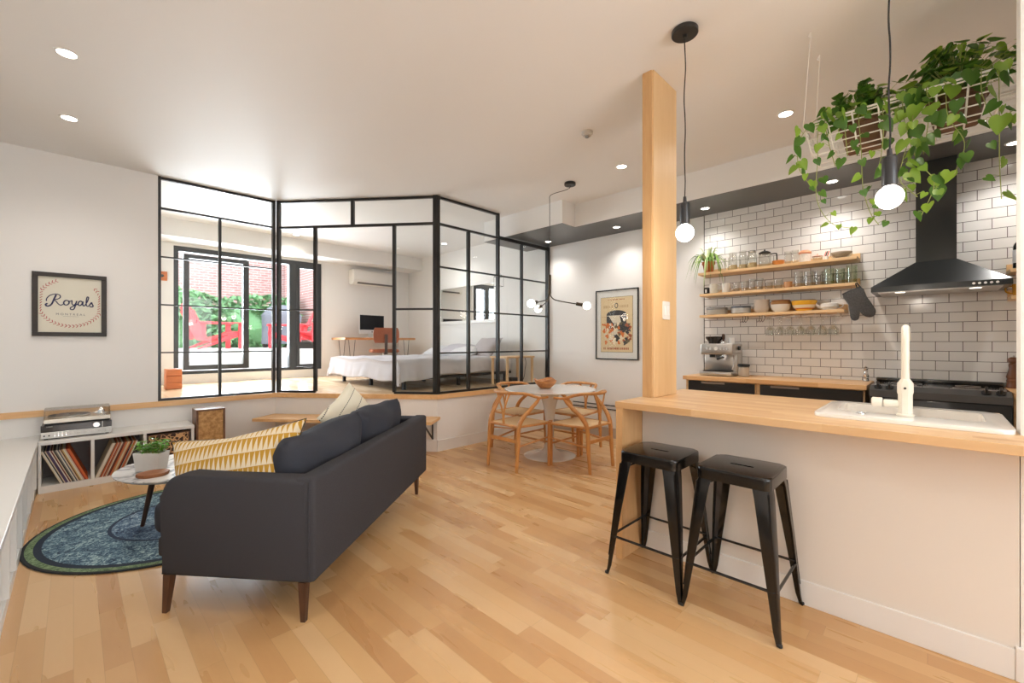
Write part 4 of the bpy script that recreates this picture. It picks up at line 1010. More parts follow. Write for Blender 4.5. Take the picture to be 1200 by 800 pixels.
def pothos(label, loc, seed, vines, crown, spread):
    """pot, leaves and trailing vines; vines are lists of world points"""
    rr = random.Random(seed)
    t = thing('trailing_plant', label, 'potted plant', loc, 0, 'trailing plants in the wire basket')
    b = nb(); lathe(b, [(0, 0), (0.075, 0), (0.10, 0.12), (0.108, 0.12), (0.108, 0.135), (0.095, 0.135), (0.09, 0.12), (0, 0.115)], 28); obj('pot', b, mat('brown_pot', s2l(110, 80, 60), 0.8, var=0.35), t)
    lb = nb(); sb = nb()
    O = Vector(loc)
    for k in range(crown):
        a = rr.uniform(0, 2*PI); rad = rr.uniform(0.02, 1.0)
        base = Vector((0, 0, 0.12))
        tip = Vector((math.cos(a)*spread[0]*rad, math.sin(a)*spread[1]*rad, 0.165+rr.uniform(0.02, spread[2])*(1.1-0.6*rad)))
        tube(sb, [base+(tip-base)*0.15, base+(tip-base)*0.6+Vector((0, 0, 0.02)), tip], [0.002, 0.0016, 0.001], 4, caps=False)
        s = rr.uniform(0.040, 0.064)
        M = T(*tip) @ RZ(math.degrees(a)-90+rr.uniform(-50, 50)) @ RX(rr.uniform(-65, 10)) @ RY(rr.uniform(-25, 25))
        heart(lb, M, s, rr.uniform(0.1, 0.4), 0 if rr.random() < 0.75 else 1)
    for pts, n_l, sc in vines:
        P = spline([Vector(q)-O for q in pts], 6)
        tube(sb, P, 0.0018, 5, caps=False)
        n_l = int(n_l*1.5)
        for k in range(n_l):
            u = (k+0.6)/n_l; i = min(len(P)-2, int(u*(len(P)-1)))
            p = P[i]; d = (P[i+1]-P[i]).normalized()
            a = rr.uniform(150, 330) if k % 2 else rr.uniform(100, 280)
            off = Vector((math.cos(R(a)), math.sin(R(a)), rr.uniform(-0.3, 0.4)))*rr.uniform(0.015, 0.045)
            tube(sb, [p, p+off*0.6+Vector((0, 0, 0.008)), p+off], 0.0011, 4, caps=False)
            s = rr.uniform(0.034, 0.070)*sc*(1.0-0.25*u)
            # blades hang down and face the room
            M = T(*(p+off)) @ RZ(rr.uniform(20, 130)-90-45) @ RX(-90+rr.uniform(-35, 50)) @ RZ(rr.uniform(-40, 40))
            heart(lb, M, s, rr.uniform(0.05, 0.35), 0 if rr.random() < 0.5 else 1)
    obj('leaves', lb, [LF1, LF2], t, recalc=False, smooth=60)
    obj('stems', sb, STM, t)
X0, X1 = 2.775, 2.84
pothos('trailing heart leaf plant in the left half of the wire basket', (2.95, 0.27, BZ-Hh+0.003), 11, [
    ([(2.9, 0.34, 2.42), (2.80, 0.44, 2.45), (2.765, 0.52, 2.36), (2.76, 0.535, 2.24), (2.77, 0.52, 2.17), (2.78, 0.46, 2.06)], 10, 1.0),
    ([(2.88, 0.36, 2.42), (2.79, 0.44, 2.40), (2.77, 0.447, 2.22), (2.77, 0.45, 2.01), (2.775, 0.39, 1.875), (2.78, 0.30, 1.83)], 9, 0.8),
    ([(2.88, 0.28, 2.42), (2.79, 0.28, 2.42), (2.77, 0.266, 2.22), (2.77, 0.259, 2.03), (2.775, 0.233, 1.90), (2.78, 0.20, 1.83)], 11, 0.85),
    ([(2.88, 0.40, 2.42), (2.79, 0.42, 2.44), (2.77, 0.40, 2.30), (2.77, 0.37, 2.16)], 6, 1.0),
    ([(2.88, 0.30, 2.42), (2.79, 0.34, 2.44), (2.77, 0.33, 2.33), (2.77, 0.32, 2.20)], 6, 1.0),
    ([(2.88, 0.25, 2.42), (2.79, 0.20, 2.44), (2.77, 0.18, 2.33), (2.77, 0.19, 2.16), (2.77, 0.21, 2.08)], 8, 1.0),
    ], 110, (0.13, 0.20, 0.19))
pothos('trailing heart leaf plant in the right half of the wire basket', (2.95, -0.07, BZ-Hh+0.003), 23, [
    ([(2.88, 0.06, 2.42), (2.79, 0.11, 2.43), (2.765, 0.10, 2.27), (2.76, 0.061, 2.10), (2.76, 0.004, 1.98), (2.77, 0.047, 1.84)], 14, 1.15),
    ([(2.88, 0.04, 2.42), (2.79, 0.07, 2.43), (2.765, 0.08, 2.25), (2.76, 0.11, 2.12), (2.76, 0.12, 2.02), (2.765, 0.06, 1.93)], 12, 1.1),
    ([(2.88, 0.0, 2.42), (2.79, -0.03, 2.44), (2.765, -0.04, 2.27), (2.76, -0.092, 2.13), (2.76, -0.06, 2.0)], 10, 1.2),
    ([(2.88, -0.1, 2.42), (2.79, -0.14, 2.45), (2.765, -0.144, 2.33), (2.76, -0.182, 2.20), (2.76, -0.23, 2.22)], 8, 1.25),
    ([(2.88, -0.16, 2.42), (2.79, -0.19, 2.44), (2.765, -0.194, 2.2), (2.76, -0.194, 2.02), (2.765, -0.2, 1.86)], 7, 1.0),
    ([(2.88, 0.0, 2.42), (2.79, 0.03, 2.44), (2.765, 0.02, 2.33), (2.76, 0.03, 2.20), (2.76, 0.04, 2.12)], 9, 1.1),
    ], 150, (0.14, 0.25, 0.24))

# ================================================================== dining table, bowl, chairs
TW = mat('white_table_lacquer', (0.78, 0.77, 0.75), 0.18, coat=0.5)
t = thing('pedestal_table', 'round white pedestal dining table', 'dining table', (tx, ty, 0))
b = nb(); lathe(b, [(0, 0.715), (0.40, 0.715), (0.495, 0.728), (0.503, 0.734), (0.50, 0.740), (0, 0.740)], 64); obj('tabletop', b, TW, t, smooth=30)
b = nb(); lathe(b, [(0, 0), (0.285, 0), (0.287, 0.004), (0.27, 0.010), (0.20, 0.020), (0.12, 0.036), (0.07, 0.07), (0.047, 0.14), (0.042, 0.24), (0.048, 0.38), (0.068, 0.54), (0.10, 0.66), (0.135, 0.714), (0, 0.714)], 48); obj('pedestal', b, TW, t, smooth=50)
BOWLW = wood('olive_wood_bowl', s2l(150, 84, 36), s2l(206, 142, 76), 'X', 0.35, 9)
t = thing('wooden_bowl', 'carved wooden bowl with an uneven rim on the white table', 'bowl', (tx-0.03, ty+0.04, 0.740))
b = nb(); pr = []
n = 40
def wob(k, a): return 1+a*(0.08*math.sin(2*PI*k/n*2+1)+0.05*math.sin(2*PI*k/n*5))
for r_, z_, a in ((0.045, 0, 0), (0.055, 0.002, 0), (0.09, 0.03, .3), (0.118, 0.065, .7), (0.128, 0.10, 1), (0.120, 0.102, 1), (0.10, 0.07, .7), (0.07, 0.03, .3), (0.03, 0.014, 0)):
    pr.append([Vector((r_*wob(k, a)*math.cos(2*PI*k/n), r_*wob(k, a)*math.sin(2*PI*k/n), z_*(1+a*0.13*math.sin(2*PI*k/n*3+0.6)))) for k in range(n)])
loft(b, pr); obj('bowl_body', b, BOWLW, t, smooth=60)

def wishbone(label, loc, rz):
    t = thing('dining_chair', label, 'chair', loc, rz, 'light wood chairs around the round table')
    fw, bw, fd, bd_ = 0.245, 0.195, 0.215, -0.215
    # seat of woven cord, dished, rounded over the rails
    b = nb(); n = 16; g = {}
    for s_, zo in ((1, 0.0), (-1, -0.028)):
        for i in range(n+1):
            for j in range(n+1):
                u = i/n*2-1; v = j/n
                wx = bw+(fw-bw)*v
                x = u*wx; y = bd_+(fd-bd_)*v
                dish = (1-u*u)*(1-(2*v-1)**2)
                e = max(abs(u), abs(2*v-1)); rnd_ = 0.012*max(0, (e-0.85)/0.15)**2
                z = 0.447+zo-0.022*dish-(rnd_ if s_ == 1 else -rnd_)
                if s_ == 1 and e > 0.999: z = 0.433
                if s_ == -1 and e > 0.999: g[(s_, i, j)] = g[(1, i, j)]; continue
                g[(s_, i, j)] = b.verts.new((x, y, z))
    for s_ in (1, -1):
        for i in range(n):
            for j in range(n):
                q = [g[(s_, i, j)], g[(s_, i+1, j)], g[(s_, i+1, j+1)], g[(s_, i, j+1)]]
                b.faces.new(q if s_ == 1 else q[::-1])
    obj('seat', b, CORD, t, smooth=60)
    b = nb()
    tube(b, [(-bw, bd_, 0.432), (bw, bd_, 0.432)], 0.013, 8); tube(b, [(-fw, fd, 0.425), (fw, fd, 0.425)], 0.013, 8)
    tube(b, [(-bw, bd_, 0.432), (-fw, fd, 0.428)], 0.012, 8); tube(b, [(bw, bd_, 0.432), (fw, fd, 0.428)], 0.012, 8); obj('seat_rail', b, BEECH, t)
    for s in (-1, 1):
        b = nb(); tube(b, [(s*fw*1.02, fd+0.004, 0), (s*fw, fd, 0.26), (s*fw, fd, 0.452)], [0.015, 0.0215, 0.020], 12); obj('leg', b, BEECH, t)
        b = nb(); tube(b, spline([(s*(bw+0.006), bd_-0.03, 0), (s*(bw+0.008), bd_-0.012, 0.22), (s*(bw+0.008), bd_, 0.42), (s*(bw+0.022), bd_+0.045, 0.52), (s*(bw+0.052), bd_+0.14, 0.61), (s*(bw+0.066), bd_+0.20, 0.665), (s*(bw+0.070), bd_+0.225, 0.695)], 4),
             [0.015]+[0.017]*3+[0.021]*5+[0.023]*4+[0.021]*4+[0.018]*4+[0.015]*4+[0.012], 12); obj('leg', b, BEECH, t)
    # steam bent rail: one long bow
    pts = []
    for i in range(25):
        a = R(-8+(196)*i/24)
        x = 0.275*math.cos(a)*(1.0 if True else 0); y = -0.0-0.275*math.sin(a)+0.045
        arm = max(0, (abs(math.cos(a))-0.75)/0.25)
        tt = max(0.0, min(1.0, (y+0.16)/0.15)); tt = tt*tt*(3-2*tt); pts.append((x, y+0.05*arm, 0.752-0.054*tt))
    rr_ = [0.0145+0.006*math.sin(PI*i/24) for i in range(25)]
    b = nb(); tube(b, pts, rr_, 10, flat=0.8)
    bmesh.ops.transform(b, matrix=Matrix.Identity(4), verts=b.verts[:]); obj('back_rail', b, BEECH, t, smooth=60)
    # Y splat
    b = nb()
    tube(b, [(0, bd_-0.004, 0.425), (0, bd_-0.008, 0.50), (0, bd_-0.01, 0.55)], [0.020, 0.017, 0.022], 8, flat=0.35)
    for s in (-1, 1):
        tube(b, spline([(s*0.004, bd_-0.009, 0.53), (s*0.022, bd_-0.012, 0.60), (s*0.055, bd_-0.013, 0.68), (s*0.085, bd_-0.008, 0.748)], 4), [0.013]*13, 8, flat=0.45)
    obj('splat', b, BEECH, t, smooth=60)
    b = nb(); tube(b, [(-fw, fd, 0.225), (fw, fd, 0.225)], [0.010, 0.010], 8); obj('stretcher', b, BEECH, t)
    b = nb(); box(b, -bw, bw, bd_-0.016, bd_+0.000, 0.275, 0.31, 0.004, 1); obj('stretcher', b, BEECH, t)
    for s in (-1, 1):
        b = nb(); tube(b, [(s*(bw+0.006), bd_-0.01, 0.245), (s*fw, fd, 0.29)], [0.018, 0.016], 8, flat=0.5); obj('stretcher', b, BEECH, t)
    return t
w1 = wishbone('light wood chair at the front left of the table, its back to the sofa', (3.215, 3.06, 0), -90)
w1.rotation_euler.z = R(-90)
dup(w1, (3.625, 2.575, 0), 0, 'light wood chair at the front right of the table, nearest the wooden island panel')
dup(w1, (4.165, 3.05, 0), 90, 'light wood chair behind the table beside the wall with pipes')
dup(w1, (3.70, 3.535, 0), 180, 'light wood chair behind the table beside the glass partition')

# heating pipes on the wall
for z, wd in ((0.425, 'upper'), (0.375, 'lower')):
    b = nb(); tube(b, [(XK-0.035, 2.05, z), (XK-0.035, 3.62, z)], 0.0075, 10)
    for y in (2.3, 3.1, 3.55): tube(b, [(XK-0.035, y, z), (XK, y, z)], 0.005, 6)
    tag(obj('wall_pipe', b, BLK), 'thin dark %s pipe along the white wall behind the dining chairs' % wd, 'pipe', 'two wall pipes')

# ================================================================== pictures
t = thing('framed_print', 'baseball print with the word Royals in a black-brown frame', 'picture', (-0.017, YB-0.001, 1.588))
W2, H2, fr = 0.237, 0.283, 0.036
FRB = wood('dark_frame_wood', s2l(26, 17, 8), s2l(44, 30, 15), 'X', 0.5, 5)
def frame(b, W_, H_, f, d):
    for x0, x1, z0, z1 in ((-W_, W_, H_-f, H_), (-W_, W_, -H_, -H_+f), (-W_, -W_+f, -H_+f, H_-f), (W_-f, W_, -H_+f, H_-f)): box(b, x0, x1, -d, 0, z0, z1, 0.002, 1)
b = nb(); frame(b, W2, H2, fr, 0.028); obj('frame', b, FRB, t, smooth=0)
PRN = mat('cream_print_paper', s2l(216, 212, 196), 0.7); NAVY = mat('navy_ink', s2l(28, 32, 78), 0.6); STR = mat('red_stitch_ink', s2l(176, 56, 60), 0.6); GRY = mat('grey_ink', s2l(90, 90, 96), 0.6)
b = nb(); box(b, -W2+fr-0.002, W2-fr+0.002, -0.010, -0.004, -H2+fr-0.002, H2-fr+0.002); pr_ = obj('print', b, PRN, t, smooth=0)
FM = Matrix(((1, 0, 0, 0), (0, 0, 1, -0.0104), (0, 1, 0, 0), (0, 0, 0, 1)))  # drawing plane x,y -> x,z
b = nb()
sc = 0.046; ox, oy = -0.135, -0.012
strokes = [
    ([(-.35, .9), (-.3, 1.4), (.1, 1.95), (.8, 2.2), (1.4, 2.0), (1.5, 1.55), (1.15, 1.2), (.65, 1.1), (.95, .75), (1.2, .3), (1.55, 0.0), (1.95, .2)], .07),
    ([(.95, 2.05), (.65, 1.2), (.4, .4), (.1, 0.0), (-.3, -.05), (-.45, .25), (-.2, .45)], .10),
    ([(2.55, .9), (2.2, .9), (1.95, .5), (2.1, .08), (2.45, .05), (2.7, .45), (2.6, .85), (2.75, .75), (2.95, .8)], .08),
    ([(2.95, .85), (3.1, .9), (3.1, .35), (3.25, .05), (3.55, .25), (3.75, .9), (3.6, .1), (3.35, -.75), (2.95, -.85), (2.9, -.5), (3.4, -.1), (3.9, .3)], .07),
    ([(4.55, .75), (4.3, .95), (4.0, .6), (4.0, .15), (4.25, .04), (4.5, .4), (4.65, .9), (4.6, .3), (4.75, .03), (4.95, .2)], .08),
    ([(4.95, .2), (5.3, 1.1), (5.45, 1.8), (5.25, 1.9), (5.12, 1.2), (5.12, .3), (5.3, .03), (5.55, .25)], .07),
    ([(5.55, .25), (5.85, .9), (5.95, .65), (6.1, .25), (5.9, .02), (5.6, .1)], .08)]
for pts, wd in strokes:
    P3 = spline([FM @ Vector((ox+x*sc, oy+(y-0.12*(x-3)*0)*sc+0.012*math.sin(x*0.5), 0)) for x, y in pts], 5)
    tube(b, P3, wd*sc*1.25, 6)
obj('lettering', b, NAVY, pr_)
b = nb(); text(b, 'M O N T R E A L', 0.026, T(0.0, -0.0106, -0.085) @ RX(90)); obj('lettering', b, GRY, pr_, smooth=0)
b = nb(); box(b, -0.05, 0.05, -0.0108, -0.0102, -0.104, -0.1025); obj('underline', b, GRY, pr_, smooth=0)
b = nb()
for k in range(44):
    a = R(118+k*6.6); 
    if a > R(118+292): break
    cx_, cz_ = 0.0, 0.02
    rx_, rz_ = 0.206, 0.212
    px_, pz_ = cx_+rx_*math.cos(a), cz_+rz_*math.sin(a)
    ta = Vector((-rx_*math.sin(a), rz_*math.cos(a))).normalized(); no = Vector((math.cos(a), math.sin(a)))
    if abs(px_) > W2-fr-0.012 or abs(pz_) > H2-fr-0.010: 
        px_ = max(-W2+fr+0.010, min(W2-fr-0.010, px_))
    for s in (1, -1):
        p1 = Vector((px_, pz_)); p2 = p1+no*s*0.014-ta*0.014
        if abs(p2.x) > W2-fr-0.003: continue
        tube(b, [FM @ Vector((p1.x, p1.y, 0)), FM @ Vector((p2.x, p2.y, 0))], 0.0026, 5)
obj('stitches', b, STR, pr_)

t = thing('framed_poster', 'tall vintage style poster of figures under an arch, thin black frame', 'picture', (XK-0.001, 2.946, 1.481), 90)
# local x runs along -world y... rotate so local -y faces the room
t.rotation_euler = (0, 0, R(-90))
W3, H3 = 0.312, 0.455
b = nb(); frame(b, W3, H3, 0.014, 0.024); obj('frame', b, BLK, t, smooth=0)
b = nb(); box(b, -W3+0.013, W3-0.013, -0.012, -0.004, -H3+0.013, H3-0.013); obj('mount', b, mat('poster_mount', (0.78, 0.76, 0.72), 0.6), t, smooth=0)
pw, ph = 0.232, 0.355
b = nb(); box(b, -pw-0.004, pw+0.004, -0.0135, -0.012, -ph-0.004, ph+0.004); mark(b, 0)
def flatp(poly, mi, d=0.0004, lvl=0):
    prism(b, poly, 0, d, Matrix(((1, 0, 0, 0), (0, 0, -1, -0.0145-lvl*0.0004), (0, 1, 0, 0), (0, 0, 0, 1)))); mark(b, mi)
box(b, -pw, pw, -0.0145, -0.0135, -ph, ph); mark(b, 1)
arch = [(-0.145, -0.08)]+[(0.145*math.cos(R(a)), 0.13+0.055*math.sin(R(a))) for a in range(180, -1, -12)]+[(0.145, -0.08)]
flatp(arch, 2)
flatp([(-0.138, 0.11), (0.138, 0.11), (0.138, 0.118), (-0.138, 0.118)], 3, lvl=1)
flatp([(-0.11, 0.11), (0.05, 0.11), (0.07, 0.02), (-0.05, 0.02)], 3, lvl=1)
flatp([(0.0+0.026*math.cos(R(a)), 0.245+0.035*math.sin(R(a))) for a in range(0, 360, 20)], 2, lvl=1)
flatp([(0.0+0.016*math.cos(R(a)), 0.245+0.024*math.sin(R(a))) for a in range(0, 360, 20)], 1, lvl=2)
flatp([(0.115+0.02*math.cos(R(a)), 0.06+0.024*math.sin(R(a))) for a in range(0, 360, 20)], 4, lvl=2)
rp = random.Random(2)
for k in range(85):
    cx_ = rp.uniform(-0.205, 0.205); cz_ = rp.uniform(-0.24, 0.01); s = rp.uniform(0.018, 0.046); a0 = rp.uniform(0, 6)
    mi = rp.choice([5, 5, 6, 7, 2, 3, 6, 8, 5])
    if cx_ < -0.08: mi = rp.choice([5, 6, 5, 3])
    if cx_ > 0.10: mi = rp.choice([2, 2, 8, 7])
    flatp([(max(-0.225, min(0.225, cx_+s*math.cos(R(a)+a0)*(0.7+0.3*math.sin(3*R(a)+k)))), cz_+s*1.1*math.sin(R(a)+a0)*(0.7+0.3*math.cos(2*R(a)+k))) for a in range(0, 360, 30)], mi, lvl=3+k*0.06)
def hline(z, hgt, x0, x1, mi, step=0.014):
    x = x0
    while x < x1-0.006:
        w_ = rp.uniform(0.5, 0.8)*step
        flatp([(x, z), (x+w_, z), (x+w_, z+hgt), (x, z+hgt)], mi, lvl=1); x += step*(1 if rp.random() < 0.85 else 1.7)
hline(0.318, 0.012, -0.12, 0.12, 7, 0.016); hline(0.215, 0.034, -0.19, -0.05, 9, 0.026); hline(0.215, 0.034, 0.05, 0.19, 9, 0.026)
hline(-0.325, 0.028, -0.19, 0.19, 7, 0.020); hline(0.10, 0.004, -0.22, -0.15, 7, 0.008)
cols = [s2l(110, 96, 78), s2l(228, 204, 160), s2l(64, 60, 58), s2l(226, 214, 190), s2l(248, 236, 214), s2l(222, 122, 54), s2l(240, 222, 190), s2l(176, 96, 60), s2l(112, 98, 70), s2l(204, 172, 128)]
obj('print', b, [mat('poster_ink_%s' % n_, c, 0.6) for n_, c in zip(('edge', 'sand', 'charcoal', 'cream', 'glow', 'orange', 'bone', 'rust', 'olive', 'tan'), cols)], t, smooth=0)
b = nb(); box(b, -W3+0.013, W3-0.013, -0.022, -0.020, -H3+0.013, H3-0.013); obj('glazing', b, GL, t, smooth=0)
# ================================================================== sofa
FAB = mat('charcoal_wool_fabric', (0.047, 0.046, 0.052), 0.9, bump=0.5, bs=450, var=0.3, vs=300, sheen=0.0, spec=0.2)
FABC = mat('slate_cushion_fabric', (0.042, 0.045, 0.057), 0.9, bump=0.35, bs=400, var=0.2, vs=250, sheen=0.0, spec=0.2)
SO = (0.735, 1.965, 0); SA = 38.9
SM = T(*SO) @ RZ(SA)
SL, SD = 1.70, 0.735
t = thing('sofa', 'dark charcoal two seat sofa with dark tapered wooden legs', 'sofa', SO, SA)
YZ = Matrix(((0, 0, 1, 0), (1, 0, 0, 0), (0, 1, 0, 0), (0, 0, 0, 1)))  # (a,b,c) -> x=c, y=a, z=b
def arm_profile():
    p = [(0.012, 0.18), (0.735, 0.18)]
    p += [(0.735-0.012+0.0, 0.30)]
    for i in range(9):
        a = R(0+90*i/8); p.append((0.635+0.095*math.cos(a), 0.545+0.095*math.sin(a)))
    for i in range(5):
        a = R(90+90*i/4); p.append((0.04+0.028*math.cos(a), 0.615+0.025*math.sin(a)))
    return p
for x0 in (0.0, SL-0.115):
    b = nb(); prism(b, arm_profile(), x0, x0+0.115, YZ)
    bmesh.ops.bevel(b, geom=[e for e in b.edges if abs(e.verts[0].co.x-e.verts[1].co.x) < 1e-6], offset=0.022, segments=3, profile=0.5, affect='EDGES')
    obj('armrest', b, FAB, t, smooth=50)
b = nb(); box(b, 0.004, SL-0.004, -0.012, 0.085, 0.182, 0.648, 0.020, 3); obj('backrest', b, FAB, t, smooth=50)
b = nb(); tube(b, [(0.003, 0.012, 0.19), (0.003, 0.012, 0.63), (0.012, 0.010, 0.643)], 0.0035, 6); obj('welt_seam', b, FAB, t)
b = nb(); box(b, 0.117, SL-0.117, 0.087, 0.865, 0.20, 0.30, 0.02, 3); obj('seat_base', b, FAB, t, smooth=50)
b = nb(); box(b, 0.118, SL-0.118, 0.09, 0.905, 0.302, 0.468, 0.05, 5); obj('seat_cushion', b, FABC, t, smooth=60)
for k, (x, wd, dz) in enumerate(((0.50, 0.76, 0.0), (1.215, 0.74, 0.012))):
    b = nb(); cushion(b, wd, 0.43, 0.29, T(x, 0.255, 0.575+dz) @ RX(14) @ RY(-2 if k == 0 else 0), 20, 0.36, 0.05, 0.03, k*5.0); obj('back_cushion', b, FABC, t, smooth=80)
for lx, ly, ox, oy in ((0.027, 0.05, -0.0, -0.0), (SL-0.06, 0.06, 0.01, 0), (0.027, 0.705, 0, 0.02), (SL-0.06, 0.70, 0.01, 0.015)):
    b = nb(); h = 0.0105; g_ = 0.018
    loft(b, [[(lx+ox-h, ly+oy-h, 0), (lx+ox+h, ly+oy-h, 0), (lx+ox+h, ly+oy+h, 0), (lx+ox-h, ly+oy+h, 0)], [(lx-g_, ly-g_, 0.181), (lx+g_, ly-g_, 0.181), (lx+g_, ly+g_, 0.181), (lx-g_, ly+g_, 0.181)]]); obj('leg', b, WALN, t, smooth=0)
# patterned pillow
m, nt, p = _nt('mustard_triangle_fabric'); N = NT(nt); v, x, y, z = N.obj()
fu = N.m('FRACT', N.m('DIVIDE', N.m('ADD', x, 10.0), 0.0245)); fv = N.m('FRACT', N.m('DIVIDE', N.m('ADD', z, 10.02), 0.072))
tri = N.m('LESS_THAN', N.m('MULTIPLY', N.m('ABSOLUTE', N.m('SUBTRACT', fu, 0.5)), 2.0), N.m('MULTIPLY', fv, 0.98))
N.l(N.mix(tri, s2l(214, 200, 172), s2l(178, 134, 38)), p.inputs['Base Color']); p.inputs['Roughness'].default_value = 0.85
N.bump(N.noise(v, 300, 2), p, 0.3, 0.001)
def piping(b, w, h, r, pinch, M=None, n=12):
    pts = []
    for i in range(n): pts.append((-1+2*i/n, -1))
    for i in range(n): pts.append((1, -1+2*i/n))
    for i in range(n): pts.append((1-2*i/n, 1))
    for i in range(n): pts.append((-1, 1-2*i/n))
    P = [Vector((u*w/2*(1-pinch*(1-abs(v_))*abs(u)**3), 0, v_*h/2*(1-pinch*(1-abs(u))*abs(v_)**3))) for u, v_ in pts]
    tube(b, P, r, 6, closed=True, M=M)
t = thing('throw_pillow', 'long mustard and cream triangle patterned pillow on the near sofa arm', 'pillow')
b = nb(); cushion(b, 0.72, 0.40, 0.20, None, 22, 0.42, 0.22, 0.012, 2.0); obj('cover', b, m, t, smooth=80)
b = nb(); piping(b, 0.72, 0.40, 0.004, 0.22); obj('piping', b, mat('brown_piping', (0.05, 0.035, 0.02), 0.7), t)
t.matrix_world = SM @ T(0.21, 0.52, 0.61) @ RZ(90+4) @ RY(10) @ RX(20)
m2, nt, p = _nt('cream_dash_fabric'); N = NT(nt); v, x, y, z = N.obj()
row = N.m('FRACT', N.m('DIVIDE', N.m('ADD', N.m('ADD', z, N.m('MULTIPLY', x, 0.15)), 10.0), 0.085))
dash = N.m('LESS_THAN', N.m('FRACT', N.m('DIVIDE', N.m('ADD', x, 10.0), 0.016)), 0.6)
ln = N.m('LESS_THAN', row, 0.075)
N.l(N.mix(N.m('MULTIPLY', ln, dash), s2l(232, 226, 206), (0.02, 0.02, 0.02)), p.inputs['Base Color']); p.inputs['Roughness'].default_value = 0.9
t = thing('throw_pillow', 'cream pillow with black dashed lines at the far end of the sofa', 'pillow')
b = nb(); cushion(b, 0.40, 0.40, 0.17, None, 18, 0.42, 0.07, 0.012, 6.0); obj('cover', b, m2, t, smooth=80)
t.matrix_world = SM @ T(1.43, 0.515, 0.66) @ RZ(150) @ RX(16) @ RY(38)

# rug
m, nt, p = _nt('overdyed_blue_rug'); N = NT(nt); v, x, y, z = N.obj()
r_ = N.m('SQRT', N.m('ADD', N.m('MULTIPLY', x, x), N.m('MULTIPLY', y, y)))
nz = N.noise(v, 24, 5, 0.75, 2.6); nz2 = N.noise(v, 5, 3, 0.6, 1.0)
base = N.ramp(N.m('ADD', N.m('MULTIPLY', nz, 0.7), N.m('MULTIPLY', nz2, 0.3)), [(0.39, s2l(26, 36, 58)), (0.46, s2l(50, 72, 100)), (0.52, s2l(84, 112, 134)), (0.60, s2l(176, 194, 200))])
teal = N.ramp(nz, [(0.39, s2l(30, 54, 66)), (0.50, s2l(78, 116, 122)), (0.60, s2l(168, 196, 186))])
grn = N.ramp(nz, [(0.35, s2l(66, 86, 44)), (0.6, s2l(126, 146, 84))])
def band(a, c_): return N.m('MULTIPLY', N.m('GREATER_THAN', r_, a), N.m('LESS_THAN', r_, c_))
c1 = N.mix(N.m('MULTIPLY', N.m('GREATER_THAN', r_, 0.40), N.m('MULTIPLY', nz2, 0.7)), base, teal)
c2 = N.mix(band(0.395, 0.415), c1, s2l(30, 44, 66)); c3 = N.mix(band(0.705, 0.74), c2, s2l(24, 36, 52))
c4 = N.mix(N.m('MULTIPLY', N.m('GREATER_THAN', r_, 0.74), 0.8), c3, grn); c5 = N.mix(N.m('GREATER_THAN', r_, 0.775), c4, (0.012, 0.012, 0.014))
N.l(c5, p.inputs['Base Color']); p.inputs['Roughness'].default_value = 0.95; N.bump(nz, p, 0.4, 0.004)
b = nb(); lathe(b, [(0, 0.0005), (0.785, 0.0005), (0.795, 0.004), (0.790, 0.009), (0, 0.009)], 72)
o = tag(obj('rug', b, m), 'round blue and green patterned rug with a dark edge', 'rug'); o.location = (0.57, 3.85, 0)

# coffee table
m, nt, p = _nt('white_marble'); N = NT(nt); v = N.obj()[0]
ve = N.m('ABSOLUTE', N.m('SUBTRACT', N.noise(v, 3.2, 4, 0.55, 1.2), 0.5))
N.l(N.ramp(ve, [(0.0, s2l(120, 122, 126)), (0.03, s2l(182, 182, 182)), (0.10, s2l(216, 215, 212)), (0.3, s2l(230, 229, 226))]), p.inputs['Base Color']); p.inputs['Roughness'].default_value = 0.15
t = thing('coffee_table', 'round white marble coffee table on dark legs beside the sofa', 'coffee table', (0.56, 3.59, 0))
b = nb(); lathe(b, [(0, 0.408), (0.37, 0.408), (0.395, 0.424), (0.397, 0.430), (0, 0.430)], 56); obj('tabletop', b, m, t)
for a in (255, 15, 135):
    b = nb(); d = Vector((math.cos(R(a)), math.sin(R(a)), 0)); tube(b, [d*0.33+Vector((0, 0, 0.0095)), d*0.24+Vector((0, 0, 0.409))], [0.012, 0.020], 12); obj('leg', b, WALN, t)
# planter with herbs
t = thing('herb_planter', 'pale rectangular planter of green herbs on the marble table', 'planter', (0.352, 3.60, 0.430), -45)
b = nb(); loft(b, [[(sx_*0.072, sy_*0.036, 0.0) for sx_, sy_ in ((-1, -1), (1, -1), (1, 1), (-1, 1))], [(sx_*0.082, sy_*0.046, 0.115) for sx_, sy_ in ((-1, -1), (1, -1), (1, 1), (-1, 1))], [(sx_*0.077, sy_*0.041, 0.115) for sx_, sy_ in ((-1, -1), (1, -1), (1, 1), (-1, 1))], [(sx_*0.072, sy_*0.036, 0.095) for sx_, sy_ in ((-1, -1), (1, -1), (1, 1), (-1, 1))]]); obj('trough', b, mat('pale_stone_trough', (0.62, 0.60, 0.57), 0.6, var=0.08, vs=20), t, smooth=0)
HERB = leafmat('herb_leaf', s2l(48, 110, 30), s2l(116, 170, 60)); rr = random.Random(9)
b = nb(); sb = nb()
for k in range(70):
    x0_, y0_ = rr.uniform(-0.068, 0.068), rr.uniform(-0.03, 0.03); h_ = rr.uniform(0.02, 0.075)*(1.2 if x0_ > 0 else 0.8)
    p1 = Vector((x0_, y0_, 0.095)); p2 = Vector((x0_*1.15+rr.uniform(-.02, .02), y0_*1.4+rr.uniform(-.02, .02), 0.115+h_))
    tube(sb, [p1, p2], 0.0012, 4, caps=False)
    for q in range(3): heart(b, T(*(p1+(p2-p1)*(1-q*0.22))) @ RZ(rr.uniform(0, 360)) @ RX(rr.uniform(-30, 30)), rr.uniform(0.014, 0.026), 0.3)
